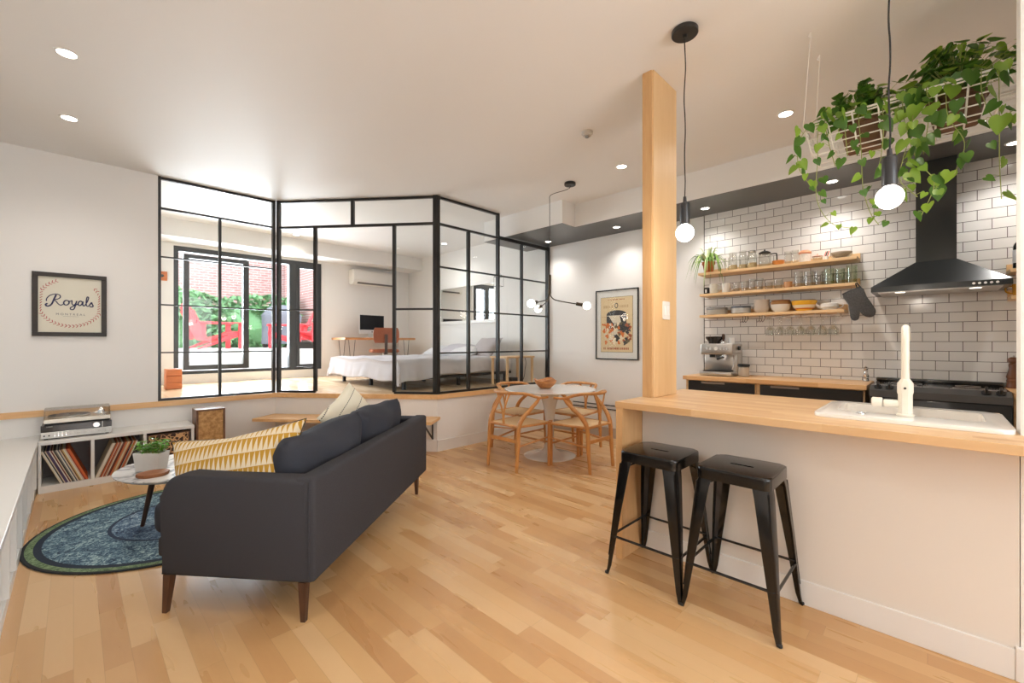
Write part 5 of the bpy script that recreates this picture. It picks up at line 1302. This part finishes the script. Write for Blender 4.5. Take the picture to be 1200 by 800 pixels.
obj('leaves', b, HERB, t, recalc=False); obj('stems', sb, STM, t)
# wood slice
t = thing('wood_slice', 'round wood slice coaster with bark edge on the marble table', 'coaster', (0.345, 3.445, 0.430))
b = nb(); rings = []
for s_, z_ in ((1.0, 0), (1.03, 0.008), (1.0, 0.018)): rings.append([Vector((0.078*s_*math.cos(a)*(1+0.05*math.sin(3*a)+0.02*math.sin(11*a)), 0.070*s_*math.sin(a)*(1+0.04*math.sin(5*a)), z_)) for a in [2*PI*k/40 for k in range(40)]])
loft(b, rings); obj('slice', b, [wood('slice_face', s2l(118, 70, 40), s2l(160, 104, 64), 'X', 0.6, 14)], t)

# ================================================================== low white cabinets
FX = -0.205; FY = 5.25; CH = 0.43
t = thing('storage_bench', 'long low white open bench cabinet along the left wall', 'cabinet', (XL+0.001, -0.9, 0))
wd = FX-XL-0.001; ln = 5.619+0.9
b = nb(); box(b, 0, wd, 0, ln, CH-0.03, CH, 0.002, 1); obj('top', b, CAB, t, smooth=0)
b = nb(); box(b, 0, wd-0.012, 0, ln, 0.001, 0.055); obj('plinth', b, CAB, t, smooth=0)
b = nb(); box(b, 0, 0.012, 0, ln, 0.055, CH-0.03); obj('back_panel', b, CAB, t, smooth=0)
y = FY+0.9-0.03
while y > 0.1:
    b = nb(); box(b, 0.012, wd-0.004, y-0.009, y+0.009, 0.055, CH-0.03); obj('divider', b, CAB, t, smooth=0); y -= 0.355
t = thing('record_shelf', 'low white open shelf holding the records along the back wall', 'cabinet', (FX+0.001, FY, 0))
wd = 0.843-FX-0.001; dp = YB-0.001-FY
b = nb(); box(b, 0, wd, 0, dp, CH-0.032, CH, 0.002, 1); obj('top', b, CAB, t, smooth=0)
b = nb(); box(b, 0, wd, 0.004, dp, 0.001, 0.058); obj('plinth', b, CAB, t, smooth=0)
b = nb(); box(b, 0, wd, dp-0.012, dp, 0.058, CH-0.032); obj('back_panel', b, mat('grey_back_panel', (0.16, 0.13, 0.12), 0.6), t, smooth=0)
for x in (0.006, 0.322, 0.672, wd-0.014):
    b = nb(); box(b, x-0.006 if x < 0.01 else x-0.011, x+0.011, 0.002, dp-0.012, 0.058, CH-0.032); obj('divider', b, CAB, t, smooth=0)
# records
RC = [('cream', s2l(214, 200, 176)), ('white', s2l(226, 222, 212)), ('black', s2l(34, 30, 30)), ('brown', s2l(112, 72, 52)), ('red', s2l(158, 60, 44)), ('orange', s2l(206, 104, 56)), ('purple', s2l(80, 62, 96)), ('tan', s2l(188, 150, 108)), ('grey', s2l(128, 122, 116)), ('dark red', s2l(110, 44, 38)), ('yellowed', s2l(206, 180, 120)), ('slate blue', s2l(74, 84, 104))]
RCM = {n: mat('record_sleeve_'+n.replace(' ', '_'), c, 0.6, var=0.12, vs=14) for n, c in RC}
ordn = words+['thirteenth', 'fourteenth', 'fifteenth', 'sixteenth', 'seventeenth', 'eighteenth', 'nineteenth', 'twentieth', 'twenty-first', 'twenty-second']
rr = random.Random(21)
def record(label, x, ang, y0, group, m, tk):
    M = T(x, y0, 0.0585) @ RY(ang)
    b = nb(); box(b, -tk/2 if False else 0, tk, 0, 0.305, 0.0, 0.305, 0.0008, 1)
    o = tag(obj('record', b, m, smooth=0), label, 'record', group)
    o.matrix_world = M @ T(0, 0, 0)
seq1 = ['cream', 'white', 'black', 'cream', 'purple', 'purple', 'white', 'dark red', 'cream', 'black', 'grey', 'white', 'slate blue', 'cream', 'brown', 'yellowed', 'white', 'cream', 'red', 'orange', 'orange']
for k, cn in enumerate(seq1):
    tk = 0.0066
    record('%s record sleeve, %s from the left in the left leaning row' % (cn, ordn[k]), -0.078+0.0081*k, -22.0-(4 if k >= 19 else 0)*0, FY+0.012+rr.uniform(0, 0.012), 'records in the left compartment', RCM[cn], tk)
seq2 = ['cream', 'white', 'cream', 'brown', 'orange', 'cream', 'red', 'tan', 'white', 'brown', 'dark red', 'orange', 'tan', 'cream', 'yellowed', 'red', 'black', 'cream', 'orange', 'tan', 'white']
for k, cn in enumerate(seq2):
    record('%s record sleeve, %s from the left in the right leaning row' % (cn, ordn[k]), 0.134+0.0084*k, 21.0, FY+0.012+rr.uniform(0, 0.012), 'records in the middle compartment', RCM[cn], 0.0068)
# fretwork box
m, nt, p = _nt('fretwork_panel'); N = NT(nt); v, x, y, z = N.obj()
q = N.n('ShaderNodeTexVoronoi', feature='DISTANCE_TO_EDGE'); q.inputs['Scale'].default_value = 30; N.l(v, q.inputs['Vector'])
N.l(N.mix(N.m('GREATER_THAN', q.outputs[0], 0.075), s2l(204, 160, 112), s2l(58, 34, 22)), p.inputs['Base Color']); p.inputs['Roughness'].default_value = 0.6
t = thing('fretwork_box', 'wooden box with a cut-out branch pattern in the right compartment', 'box', (0.485, FY+0.02, 0.0585))
b = nb(); box(b, 0, 0.325, 0.0, 0.27, 0, 0.32, 0.003, 1); obj('case', b, WALN, t, smooth=0)
b = nb(); box(b, 0.012, 0.313, -0.004, 0.0, 0.012, 0.308); obj('front_panel', b, m, t, smooth=0)

# stereo receiver and record player
SIL = mat('brushed_silver', (0.50, 0.48, 0.44), 0.32, 0.9)
t = thing('stereo_receiver', 'silver and black stereo receiver under the record player', 'receiver', (-0.192, 5.315, CH))
W_ = 0.435
b = nb(); box(b, 0.004, W_-0.004, 0.012, 0.28, 0.012, 0.118, 0.003, 1); obj('case', b, mat('receiver_case', (0.05, 0.04, 0.035), 0.4), t)
b = nb(); box(b, 0, W_, 0, 0.012, 0.010, 0.062, 0.002, 1); obj('control_strip', b, SIL, t)
b = nb(); box(b, 0, W_, 0.002, 0.012, 0.063, 0.120, 0.002, 1); gl = obj('tuner_glass', b, mat('black_tuner_glass', (0.012, 0.008, 0.006), 0.1, coat=0.6), t)
b = nb(); cyl(b, 0.023, 0, 0.016, 28, T(0.335, 0.002, 0.092) @ RX(90), 0.003); obj('tuning_knob', b, CHROME, t)
b = nb(); box(b, 0.372, 0.376, -0.001, 0.002, 0.066, 0.118); obj('divider_line', b, SIL, t)
b = nb(); text(b, 'STEREO', 0.010, T(0.05, 0.0015, 0.108) @ RX(90)); obj('lettering', b, SIL, gl, smooth=0)
for k, x in enumerate((0.02, 0.048)):
    b = nb(); cyl(b, 0.006, 0, 0.006, 12, T(x, 0, 0.035) @ RX(90)); obj('jack', b, BLKM, t)
for k in range(4):
    b = nb(); tube(b, [(0.082+k*0.022, 0, 0.028), (0.082+k*0.022, -0.014, 0.03)], 0.003, 6); box(b, 0.079+k*0.022, 0.085+k*0.022, -0.002, 0, 0.02, 0.05); obj('toggle', b, CHROME, t)
for k in range(6):
    b = nb(); cyl(b, 0.0125, 0, 0.014, 20, T(0.182+k*0.044, 0, 0.036) @ RX(90), 0.002); obj('knob', b, SIL, t)
for x in (0.03, W_-0.03):
    for y in (0.03, 0.25): b = nb(); cyl(b, 0.012, 0, 0.012, 12, T(x, y, 0)); obj('foot', b, BLKM, t)
t = thing('record_player', 'silver record player with clear dust cover on the stereo receiver', 'record player', (-0.178, 5.322, CH+0.1215))
W_ = 0.415; D_ = 0.285
b = nb(); box(b, 0, W_, 0, D_, 0.012, 0.045, 0.003, 1); obj('plinth', b, mat('silver_plinth', (0.62, 0.58, 0.50), 0.3, 0.5), t)
b = nb(); box(b, 0.01, W_-0.01, 0.01, D_-0.01, 0, 0.012); obj('recessed_base', b, BLKM, t, smooth=0)  # matte black base, set in below the silver plinth
b = nb(); cyl(b, 0.135, 0.045, 0.062, 48, T(0.155, 0.142, 0), 0.003); pl_ = obj('platter', b, SIL, t)
b = nb(); lathe(b, [(0, 0.0625), (0.131, 0.0625), (0.131, 0.065), (0, 0.065)], 48, T(0.155, 0.142, 0)); cyl(b, 0.003, 0.065, 0.072, 8, T(0.155, 0.142, 0)); obj('rubber_mat', b, mat('rubber_mat', (0.03, 0.03, 0.03), 0.6), pl_)
b = nb(); cyl(b, 0.024, 0.045, 0.075, 20, T(0.36, 0.225, 0)); tube(b, [(0.36, 0.26, 0.082), (0.36, 0.225, 0.082), (0.352, 0.08, 0.078), (0.325, 0.045, 0.072)], 0.004, 8); cyl(b, 0.012, 0, 0.025, 14, T(0.36, 0.285, 0.082) @ RX(90)); obj('tonearm', b, CHROME, t)
for k in range(2): b = nb(); cyl(b, 0.010, 0.045, 0.054, 14, T(0.38, 0.05+k*0.04, 0)); obj('speed_knob', b, CHROME, t)
CLR = glass('acrylic_cover', (0.93, 0.915, 0.88), 0.10)
b = nb(); bb = 0.0485
for x0, x1, y0, y1, z0, z1 in ((0.003, W_-0.003, 0.003, D_-0.003, 0.118, 0.121), (0.003, 0.006, 0.003, D_-0.003, bb, 0.118), (W_-0.006, W_-0.003, 0.003, D_-0.003, bb, 0.118), (0.006, W_-0.006, 0.003, 0.006, bb, 0.118), (0.006, W_-0.006, D_-0.006, D_-0.003, bb, 0.118)): box(b, x0, x1, y0, y1, z0, z1)
obj('dust_cover', b, CLR, t, smooth=0)

# loudspeaker on the floor
m, nt, p = _nt('woven_cane_grille'); N = NT(nt); v, x, y, z = N.obj()
wx_ = N.m('SINE', N.m('MULTIPLY', x, 900.0)); wz_ = N.m('SINE', N.m('MULTIPLY', z, 900.0))
h = N.m('ADD', N.m('MULTIPLY', N.m('MULTIPLY', wx_, wz_), 0.22), N.noise(v, 30, 3))
N.l(N.ramp(h, [(0.25, s2l(140, 98, 54)), (0.5, s2l(190, 146, 92)), (0.75, s2l(212, 172, 118))]), p.inputs['Base Color']); p.inputs['Roughness'].default_value = 0.7; N.bump(h, p, 0.5, 0.002)
t = thing('loudspeaker', 'walnut loudspeaker with a woven cane front, standing beside the record shelf', 'speaker', (0.86, 5.26, 0))
b = nb(); W_, H_, D_ = 0.245, 0.572, 0.22
for x0, x1, z0, z1 in ((0, 0.016, 0, H_), (W_-0.016, W_, 0, H_), (0.016, W_-0.016, H_-0.016, H_), (0.016, W_-0.016, 0, 0.016)): box(b, x0, x1, 0, D_, z0, z1)
box(b, 0.016, W_-0.016, 0.016, D_, 0.016, H_-0.016); obj('cabinet', b, WALNX, t, smooth=0)
b = nb(); box(b, 0.018, W_-0.018, 0.006, 0.0155, 0.018, H_-0.018); obj('grille', b, m, t, smooth=0)

# ================================================================== steps up to the bedroom
du = Vector((1.23, -1.55)).normalized(); dn = Vector((-0.783, -0.622))
def stepz(name, label, u0, u1, off0, off1, z0, z1, m, cut=0.0):
    A = Vector((1.69, 5.62)); p = [A+du*(u0)+dn*off0, A+du*u1+dn*off0, A+du*(u1-cut*0)+dn*off1, A+du*(u0+cut)+dn*off1]
    return p
t = thing('wooden_step', 'upper light wood step shelf across the riser below the open doorway', 'step', (0, 0, 0))
b = nb(); prism(b, stepz('', '', 0.0, 2.02, 0.0165, 0.37, 0, 0, None, -0.02), 0.372, 0.404, bev=0.002); obj('tread', b, OAKX, t, smooth=0)
for u in (0.95, 1.93):
    A = Vector((1.69, 5.62))+du*u
    b = nb(); tube(b, [Vector((*(A+dn*0.02), 0.15)), Vector((*(A+dn*0.33), 0.36)), ], 0.013, 4); tube(b, [Vector((*(A+dn*0.02), 0.15)), Vector((*(A+dn*0.02), 0.365))], 0.010, 4); tube(b, [Vector((*(A+dn*0.02), 0.362)), Vector((*(A+dn*0.34), 0.362))], 0.009, 4); obj('bracket', b, BLK, t, smooth=0)
t = thing('wooden_step', 'lower box step of light wood on the floor behind the sofa', 'step', (0, 0, 0))
b = nb(); prism(b, stepz('', '', 0.40, 1.75, 0.38, 0.68, 0, 0, None), 0.175, 0.205, bev=0.002); obj('tread', b, OAKX, t, smooth=0)
b = nb(); prism(b, stepz('', '', 0.42, 1.73, 0.40, 0.66, 0, 0, None), 0.0, 0.174); obj('riser_box', b, OAKX, t, smooth=0)

# ================================================================== bedroom
LIN = mat('pale_grey_linen', (0.50, 0.485, 0.505), 0.8, bump=0.25, bs=60)
LINB = mat('bed_underside', (0.42, 0.38, 0.34), 0.9)
bx0, bx1, by0, by1 = 2.86, 4.88, 4.76, 6.74
t = thing('bed', 'low double bed with a rumpled pale grey duvet behind the glass', 'bed', (0, 0, PZ))
b = nb(); box(b, bx0+0.06, bx1, by0+0.05, by1-0.05, 0.12, 0.16, 0.004, 1); obj('bed_frame', b, BLKM, t, smooth=0)
for x in (bx0+0.12, (bx0+bx1)/2, bx1-0.08):
    for y in (by0+0.12, (by0+by1)/2, by1-0.12): b = nb(); box(b, x-0.02, x+0.02, y-0.02, y+0.02, 0, 0.12); obj('leg', b, BLKM, t, smooth=0)
b = nb(); box(b, bx0+0.03, bx1, by0+0.03, by1-0.03, 0.16, 0.345, 0.04, 3); obj('mattress', b, mat('mattress_white', (0.66, 0.64, 0.62), 0.8), t, smooth=50)
b = nb(); nx, ny = 90, 84; g = []
ex = 0.30
for i in range(nx+1):
    rowv = []
    for j in range(ny+1):
        sx_ = -ex+(bx1-0.25-bx0+ex)*i/nx; sy_ = -ex+(by1-by0+2*ex)*j/ny
        X_ = bx0+sx_; Y_ = by0+sy_; z_ = 0.372
        z_ += 0.030*noise.noise(Vector((X_*2.2, Y_*2.2, 3)))+0.016*noise.noise(Vector((X_*6, Y_*5, 9)))
        dx_ = max(0, bx0-X_); dy_ = max(0, by0-Y_, Y_-by1)
        d_ = max(dx_, dy_)
        if d_ > 0:
            hang = d_
            # the near foot corner falls lowest
            low = 0.85 if dx_ > 0 and dy_ > 0 else 0.74
            fold = 0.045*noise.noise(Vector((X_*5.5 if dy_ >= dx_ else 0, Y_*5.5 if dy_ < dx_ else 0, hang*1.5)))*min(1, hang*6)
            if dx_ > 0: X_ = bx0-0.03-0.02*math.tanh(dx_*5)-abs(fold)*0.8+min(dx_, 0.02)-0.05*hang
            if dy_ > 0:
                s_ = 1 if Y_ > by1 else -1
                Y_ = (by1 if s_ > 0 else by0)+s_*(0.03+0.02*math.tanh(dy_*5)+abs(fold)*0.8-min(dy_, 0.02)+0.05*hang)
            taper = 1.0
            if sy_ < 0: taper = 0.72+0.42*max(0, 1-(sx_+ex)/1.1)
            z_ = 0.372-0.03*min(1, hang*8)-hang*low*taper+0.012*math.sin(X_*9+Y_*7)
            z_ = max(0.03, z_)
        rowv.append(b.verts.new((X_, Y_, z_)))
    g.append(rowv)
for i in range(nx):
    for j in range(ny): b.faces.new((g[i][j], g[i+1][j], g[i+1][j+1], g[i][j+1]))
dv = obj('duvet', b, LIN, t, smooth=90, recalc=False)
sm = dv.modifiers.new('thick', 'SOLIDIFY'); sm.thickness = 0.02; sm.offset = 1
PB = [mat('pillow_lilac', (0.52, 0.50, 0.54), 0.8), mat('pillow_taupe', (0.40, 0.36, 0.36), 0.8), mat('pillow_white', (0.66, 0.65, 0.66), 0.8)]
for k, (x, y, z, rz, rx, m_, lb) in enumerate(((4.60, 6.35, 0.455, 80, 72, 2, 'white pillow lying at the far side of the bed head'), (4.58, 5.85, 0.475, 95, 66, 0, 'lilac grey pillow in the middle of the bed head'), (4.60, 5.12, 0.52, 80, 40, 1, 'taupe pillow leaning up at the near side of the bed head'), (4.52, 5.45, 0.46, 92, 78, 2, 'white pillow lying between the lilac and taupe pillows'))):
    b = nb(); cushion(b, 0.62, 0.42, 0.16, None, 14, 0.45, 0.07, 0.02, k*3.1)
    o = tag(obj('bed_pillow', b, PB[m_], smooth=80), lb, 'pillow', 'pillows on the bed'); o.matrix_world = T(x, y, PZ+z) @ RZ(rz-180) @ RX(-rx)
# night table
t = thing('nightstand', 'light wood side table with round legs behind the glass beside the bed', 'side table', (4.24, 4.26, PZ))
LW = wood('pale_ash', s2l(214, 176, 130), s2l(232, 200, 158), 'Z', 0.45, 5)
b = nb(); box(b, 0, 0.58, 0, 0.36, 0.385, 0.41, 0.003, 1); obj('tabletop', b, LW, t, smooth=0)
for x, y in ((0.03, 0.03), (0.55, 0.03), (0.03, 0.33), (0.55, 0.33)):
    b = nb(); cyl(b, 0.021, 0, 0.41, 16, T(x, y, 0)); obj('leg', b, LW, t)
b = nb(); box(b, 0.2, 0.32, 0.10, 0.22, 0, 0.10, 0.004, 1); o = tag(obj('power_box', b, BLKM), 'small black box on the bedroom floor under the side table', 'box'); o.location = (4.24, 4.26, PZ)
b = nb(); tube(b, spline([(4.80, 4.45, PZ+0.40), (4.83, 4.45, PZ+0.30), (4.80, 4.44, PZ+0.2), (4.76, 4.42, PZ+0.10), (4.70, 4.42, PZ+0.01), (4.60, 4.40, PZ+0.006)], 6), 0.004, 6); tag(obj('cable', b, BLKM), 'black cable hanging behind the bedroom side table', 'cable')
# cage pendant
t = thing('cage_pendant', 'small square wire cage pendant in the bedroom above the side table', 'pendant lamp', (4.42, 4.62, CZ))
b = nb(); cyl(b, 0.045, -0.02, -0.0005, 24); obj('ceiling_rose', b, WCER, t)
b = nb(); tube(b, [(0, 0, -0.02), (0, 0, -0.66)], 0.003, 6); obj('cord', b, BLKM, t)
b = nb(); s_ = 0.05
for z in (-0.72, -0.86): tube(b, [(-s_, -s_, z), (s_, -s_, z), (s_, s_, z), (-s_, s_, z)], 0.0028, 5, closed=True)
for x, y in ((-s_, -s_), (s_, -s_), (s_, s_), (-s_, s_)): tube(b, [(0, 0, -0.66), (x, y, -0.72), (x, y, -0.86)], 0.0028, 5)
obj('cage', b, BLKM, t)
b = nb(); cyl(b, 0.014, -0.72, -0.66, 14); sph(b, 0.024, (0, 0, -0.745), 14, 10); obj('bulb', b, mat('unlit_bulb', (0.7, 0.68, 0.64), 0.2), t)
# mirror
t = thing('wall_mirror', 'long white framed mirror above the bed reflecting the window', 'mirror', (XK-0.001, 5.985, 1.945), -90)
b = nb(); frame(b, 0.79, 0.36, 0.055, 0.03); obj('frame', b, TRIMW, t, smooth=0)
b = nb(); box(b, -0.737, 0.737, -0.012, -0.004, -0.307, 0.307); obj('mirror_glass', b, mat('silvered_glass', (0.9, 0.92, 0.92), 0.0, 1.0), t, smooth=0)
# air conditioner
t = thing('air_conditioner', 'white wall mounted air conditioner above the desk', 'air conditioner', (3.64, YW-0.001, 2.33))
b = nb(); prism(b, [(0, 0.03), (-0.13, 0.0), (-0.20, 0.04), (-0.215, 0.10), (-0.21, 0.25), (-0.19, 0.285), (0, 0.285)], 0, 0.85, YZ, 0.006); obj('housing', b, mat('aircon_white', (0.74, 0.72, 0.68), 0.4), t)
b = nb(); box(b, 0.08, 0.80, -0.211, -0.150, 0.022, 0.056, M=RX(0)); obj('outlet', b, mat('aircon_slot', (0.10, 0.09, 0.08), 0.5), t, smooth=0)
b = nb(); box(b, 0.07, 0.81, -0.222, -0.206, 0.050, 0.060, 0.002, 1); obj('louvre', b, TRIMW, t)
# desk
t = thing('desk', 'live edge wooden desk on hairpin legs under the air conditioner', 'desk', (3.30, 7.30, PZ))
b = nb(); n = 24; pts = [(1.42*i/n, 0.012*math.sin(i*1.3)+0.01*math.sin(i*0.6)) for i in range(n+1)]+[(1.42, 0.56), (0, 0.56)]
prism(b, pts, 0.655, 0.695, bev=0.003); obj('desktop', b, wood('live_edge_wood', s2l(176, 118, 70), s2l(214, 160, 108), 'X', 0.4, 4), t, smooth=0)
for x in (0.16, 1.26):
    for y in (0.08, 0.48):
        b = nb(); tube(b, [(x-0.06, y, 0.655), (x, y, 0.01), (x+0.06, y, 0.655)], 0.005, 6); obj('leg', b, BLK, t)
t = thing('computer_monitor', 'desktop computer with black screen and silver chin on the desk', 'computer', (3.97, 7.62, PZ+0.6955), 4)
b = nb(); box(b, -0.26, 0.26, 0, 0.018, 0.075, 0.43, 0.006, 2); obj('shell', b, mat('silver_shell', (0.66, 0.66, 0.66), 0.35, 0.2), t)
b = nb(); box(b, -0.252, 0.252, -0.003, 0.0, 0.150, 0.425); obj('screen', b, mat('black_screen', (0.008, 0.008, 0.010), 0.3, spec=0.2), t, smooth=0)
b = nb(); lathe(b, [(0, 0), (0.012, 0.0), (0.012, 0.0012), (0, 0.0012)], 18, T(0, 0.0, 0.111) @ RX(90)); sph(b, 0.003, (0.003, -0.001, 0.127), 8, 6); obj('chin_mark', b, BLKM, t)
b = nb(); box(b, -0.10, 0.10, -0.03, 0.12, 0, 0.006, 0.002, 1); prism(b, [(-0.07, 0), (0.07, 0), (0.06, 0.16), (-0.06, 0.16)], 0.020, 0.028, RX(90) @ T(0, 0, -0.05)); obj('stand', b, STEEL, t)
b = nb(); box(b, -0.21, 0.21, -0.06, 0.06, 0, 0.012, 0.003, 1); o = tag(obj('keyboard', b, WCER), 'white keyboard on the desk in front of the computer', 'keyboard'); o.location = (3.97, 7.42, PZ+0.6955)
LEA = mat('cognac_leather', s2l(150, 84, 54), 0.45, var=0.15, vs=10)
t = thing('desk_chair', 'tan leather swivel chair at the desk, behind the bed', 'chair', (3.86, 6.98, PZ), 160)
b = nb(); box(b, -0.23, 0.23, -0.22, 0.22, 0.43, 0.49, 0.028, 4); obj('seat', b, LEA, t, smooth=60)
b = nb()
rs = []
for i in range(9):
    z = 0.60+0.26*i/8; wv = 0.215*(1-0.12*abs(i/8*2-1)**3); rs.append([Vector((wv*u, 0.20+0.06*(1-u*u)*-1+0.05+(0.03 if f else 0), z)) for f in (0, 1) for u in ([-1, -0.6, -0.2, 0.2, 0.6, 1] if f == 0 else [1, 0.6, 0.2, -0.2, -0.6, -1])])
loft(b, rs); bmesh.ops.bevel(b, geom=[e for e in b.edges if e.calc_face_angle(0) > 1.0], offset=0.008, segments=2, profile=0.5, affect='EDGES'); obj('backrest', b, LEA, t, smooth=60)
b = nb(); box(b, -0.025, 0.025, 0.235, 0.26, 0.42, 0.75, 0.004, 1); box(b, -0.025, 0.025, 0.05, 0.26, 0.405, 0.425, 0.004, 1); obj('back_support', b, WALN, t)
b = nb(); cyl(b, 0.025, 0.08, 0.43, 16); obj('gas_lift', b, STEEL, t)
for k in range(5):
    a = R(72*k+10); b = nb(); tube(b, [(0, 0, 0.09), (0.28*math.cos(a), 0.28*math.sin(a), 0.06)], [0.02, 0.012], 8); lg = obj('base_arm', b, STEEL, t)
    b = nb(); cyl(b, 0.025, -0.012, 0.012, 14, T(0.28*math.cos(a), 0.28*math.sin(a), 0.0255) @ RZ(math.degrees(a)) @ RX(90)); obj('castor', b, BLKM, lg)
# small things at the left of the bedroom
t = thing('wooden_crate', 'small orange-brown wooden crate on the bedroom floor left of the window', 'crate', (0.835, 7.05, PZ))
CR = wood('orange_crate_wood', s2l(176, 92, 48), s2l(214, 134, 84), 'X', 0.5, 4)
for k in range(3):
    b = nb(); box(b, 0, 0.165, 0, 0.012, 0.004+k*0.088, 0.084+k*0.088, 0.002, 1); obj('slat', b, CR, t, smooth=0)
b = nb(); box(b, 0.002, 0.163, 0.012, 0.20, 0.0, 0.262); obj('crate_body', b, CR, t, smooth=0)
t = thing('thermostat', 'small wooden wall box with a dark knob left of the window', 'thermostat', (0.885, YW-0.001, 2.20))
b = nb(); box(b, -0.06, 0.06, -0.03, 0, -0.065, 0.065, 0.004, 1); obj('plate', b, CR, t)
b = nb(); cyl(b, 0.02, 0.03, 0.045, 16, RX(90)); obj('knob', b, BLKM, t)
t = thing('wall_panel_heater', 'slim white panel heater on the bedroom wall beside the crate', 'heater', (0.62, 7.42, PZ))
b = nb(); box(b, 0, 0.06, 0, 0.30, 0.06, 0.52, 0.008, 2); obj('panel', b, TRIMW, t)
b = nb(); box(b, 0.0, 0.05, 0.03, 0.06, 0, 0.06); box(b, 0.0, 0.05, 0.24, 0.27, 0, 0.06); obj('foot', b, TRIMW, t)

# ================================================================== daylight, world, camera
w = bpy.data.worlds.new('overcast_sky'); bpy.context.scene.world = w; w.use_nodes = True
bg = w.node_tree.nodes['Background']; bg.inputs[0].default_value = (0.86, 0.93, 1.0, 1); bg.inputs[1].default_value = WORLD
def area(name, loc, rot, sx_, sy_, power, col):
    l = bpy.data.lights.new(name, 'AREA'); l.shape = 'RECTANGLE'; l.size = sx_; l.size_y = sy_; l.energy = power; l.color = col
    o = bpy.data.objects.new(name, l); C.objects.link(o); o.location = loc; o.rotation_euler = rot; return o
# daylight outside the bedroom window; the pair behind the camera is added fill
area('daylight_bedroom_window', (2.08, YW+0.45, 1.85), (R(-66), 0, 0), 2.1, 1.8, P_BED, (0.84, 0.92, 1.0))
area('fill_behind_camera', (0.7, YF-0.35, 1.6), (R(90), 0, 0), 1.8, 1.8, P_FRONT, (1.0, 0.97, 0.93))
area('fill_behind_camera', (3.2, YF-0.35, 1.6), (R(90), 0, 0), 2.0, 1.8, P_FRONT, (1.0, 0.97, 0.93))
sun = bpy.data.lights.new('sun', 'SUN'); sun.energy = 0.8; sun.angle = R(6); sun.color = (1, 0.96, 0.9)
so = bpy.data.objects.new('sun', sun); C.objects.link(so); so.rotation_euler = (R(24), 0, R(12)); so.location = (0, 12, 8)

cam = bpy.data.cameras.new('camera'); cam.sensor_width = 36; cam.lens = 505*36/1200; cam.shift_y = 1/1200; cam.clip_start = 0.05
co = bpy.data.objects.new('camera', cam); C.objects.link(co); co.location = (0, 0, 1.25); co.rotation_euler = (R(90), 0, R(-45.5))
sc_ = bpy.context.scene; sc_.camera = co
sc_.view_settings.view_transform = 'Standard'; sc_.view_settings.look = 'None'; sc_.view_settings.gamma = 1; sc_.view_settings.exposure = EXPO
sc_.view_settings.use_curve_mapping = False
cy = sc_.cycles
cy.use_denoising = True; cy.max_bounces = 10; cy.diffuse_bounces = 6; cy.glossy_bounces = 4; cy.transparent_max_bounces = 24; cy.transmission_bounces = 6
cy.sample_clamp_indirect = 6; cy.caustics_reflective = False; cy.caustics_refractive = False
bpy.context.view_layer.update()
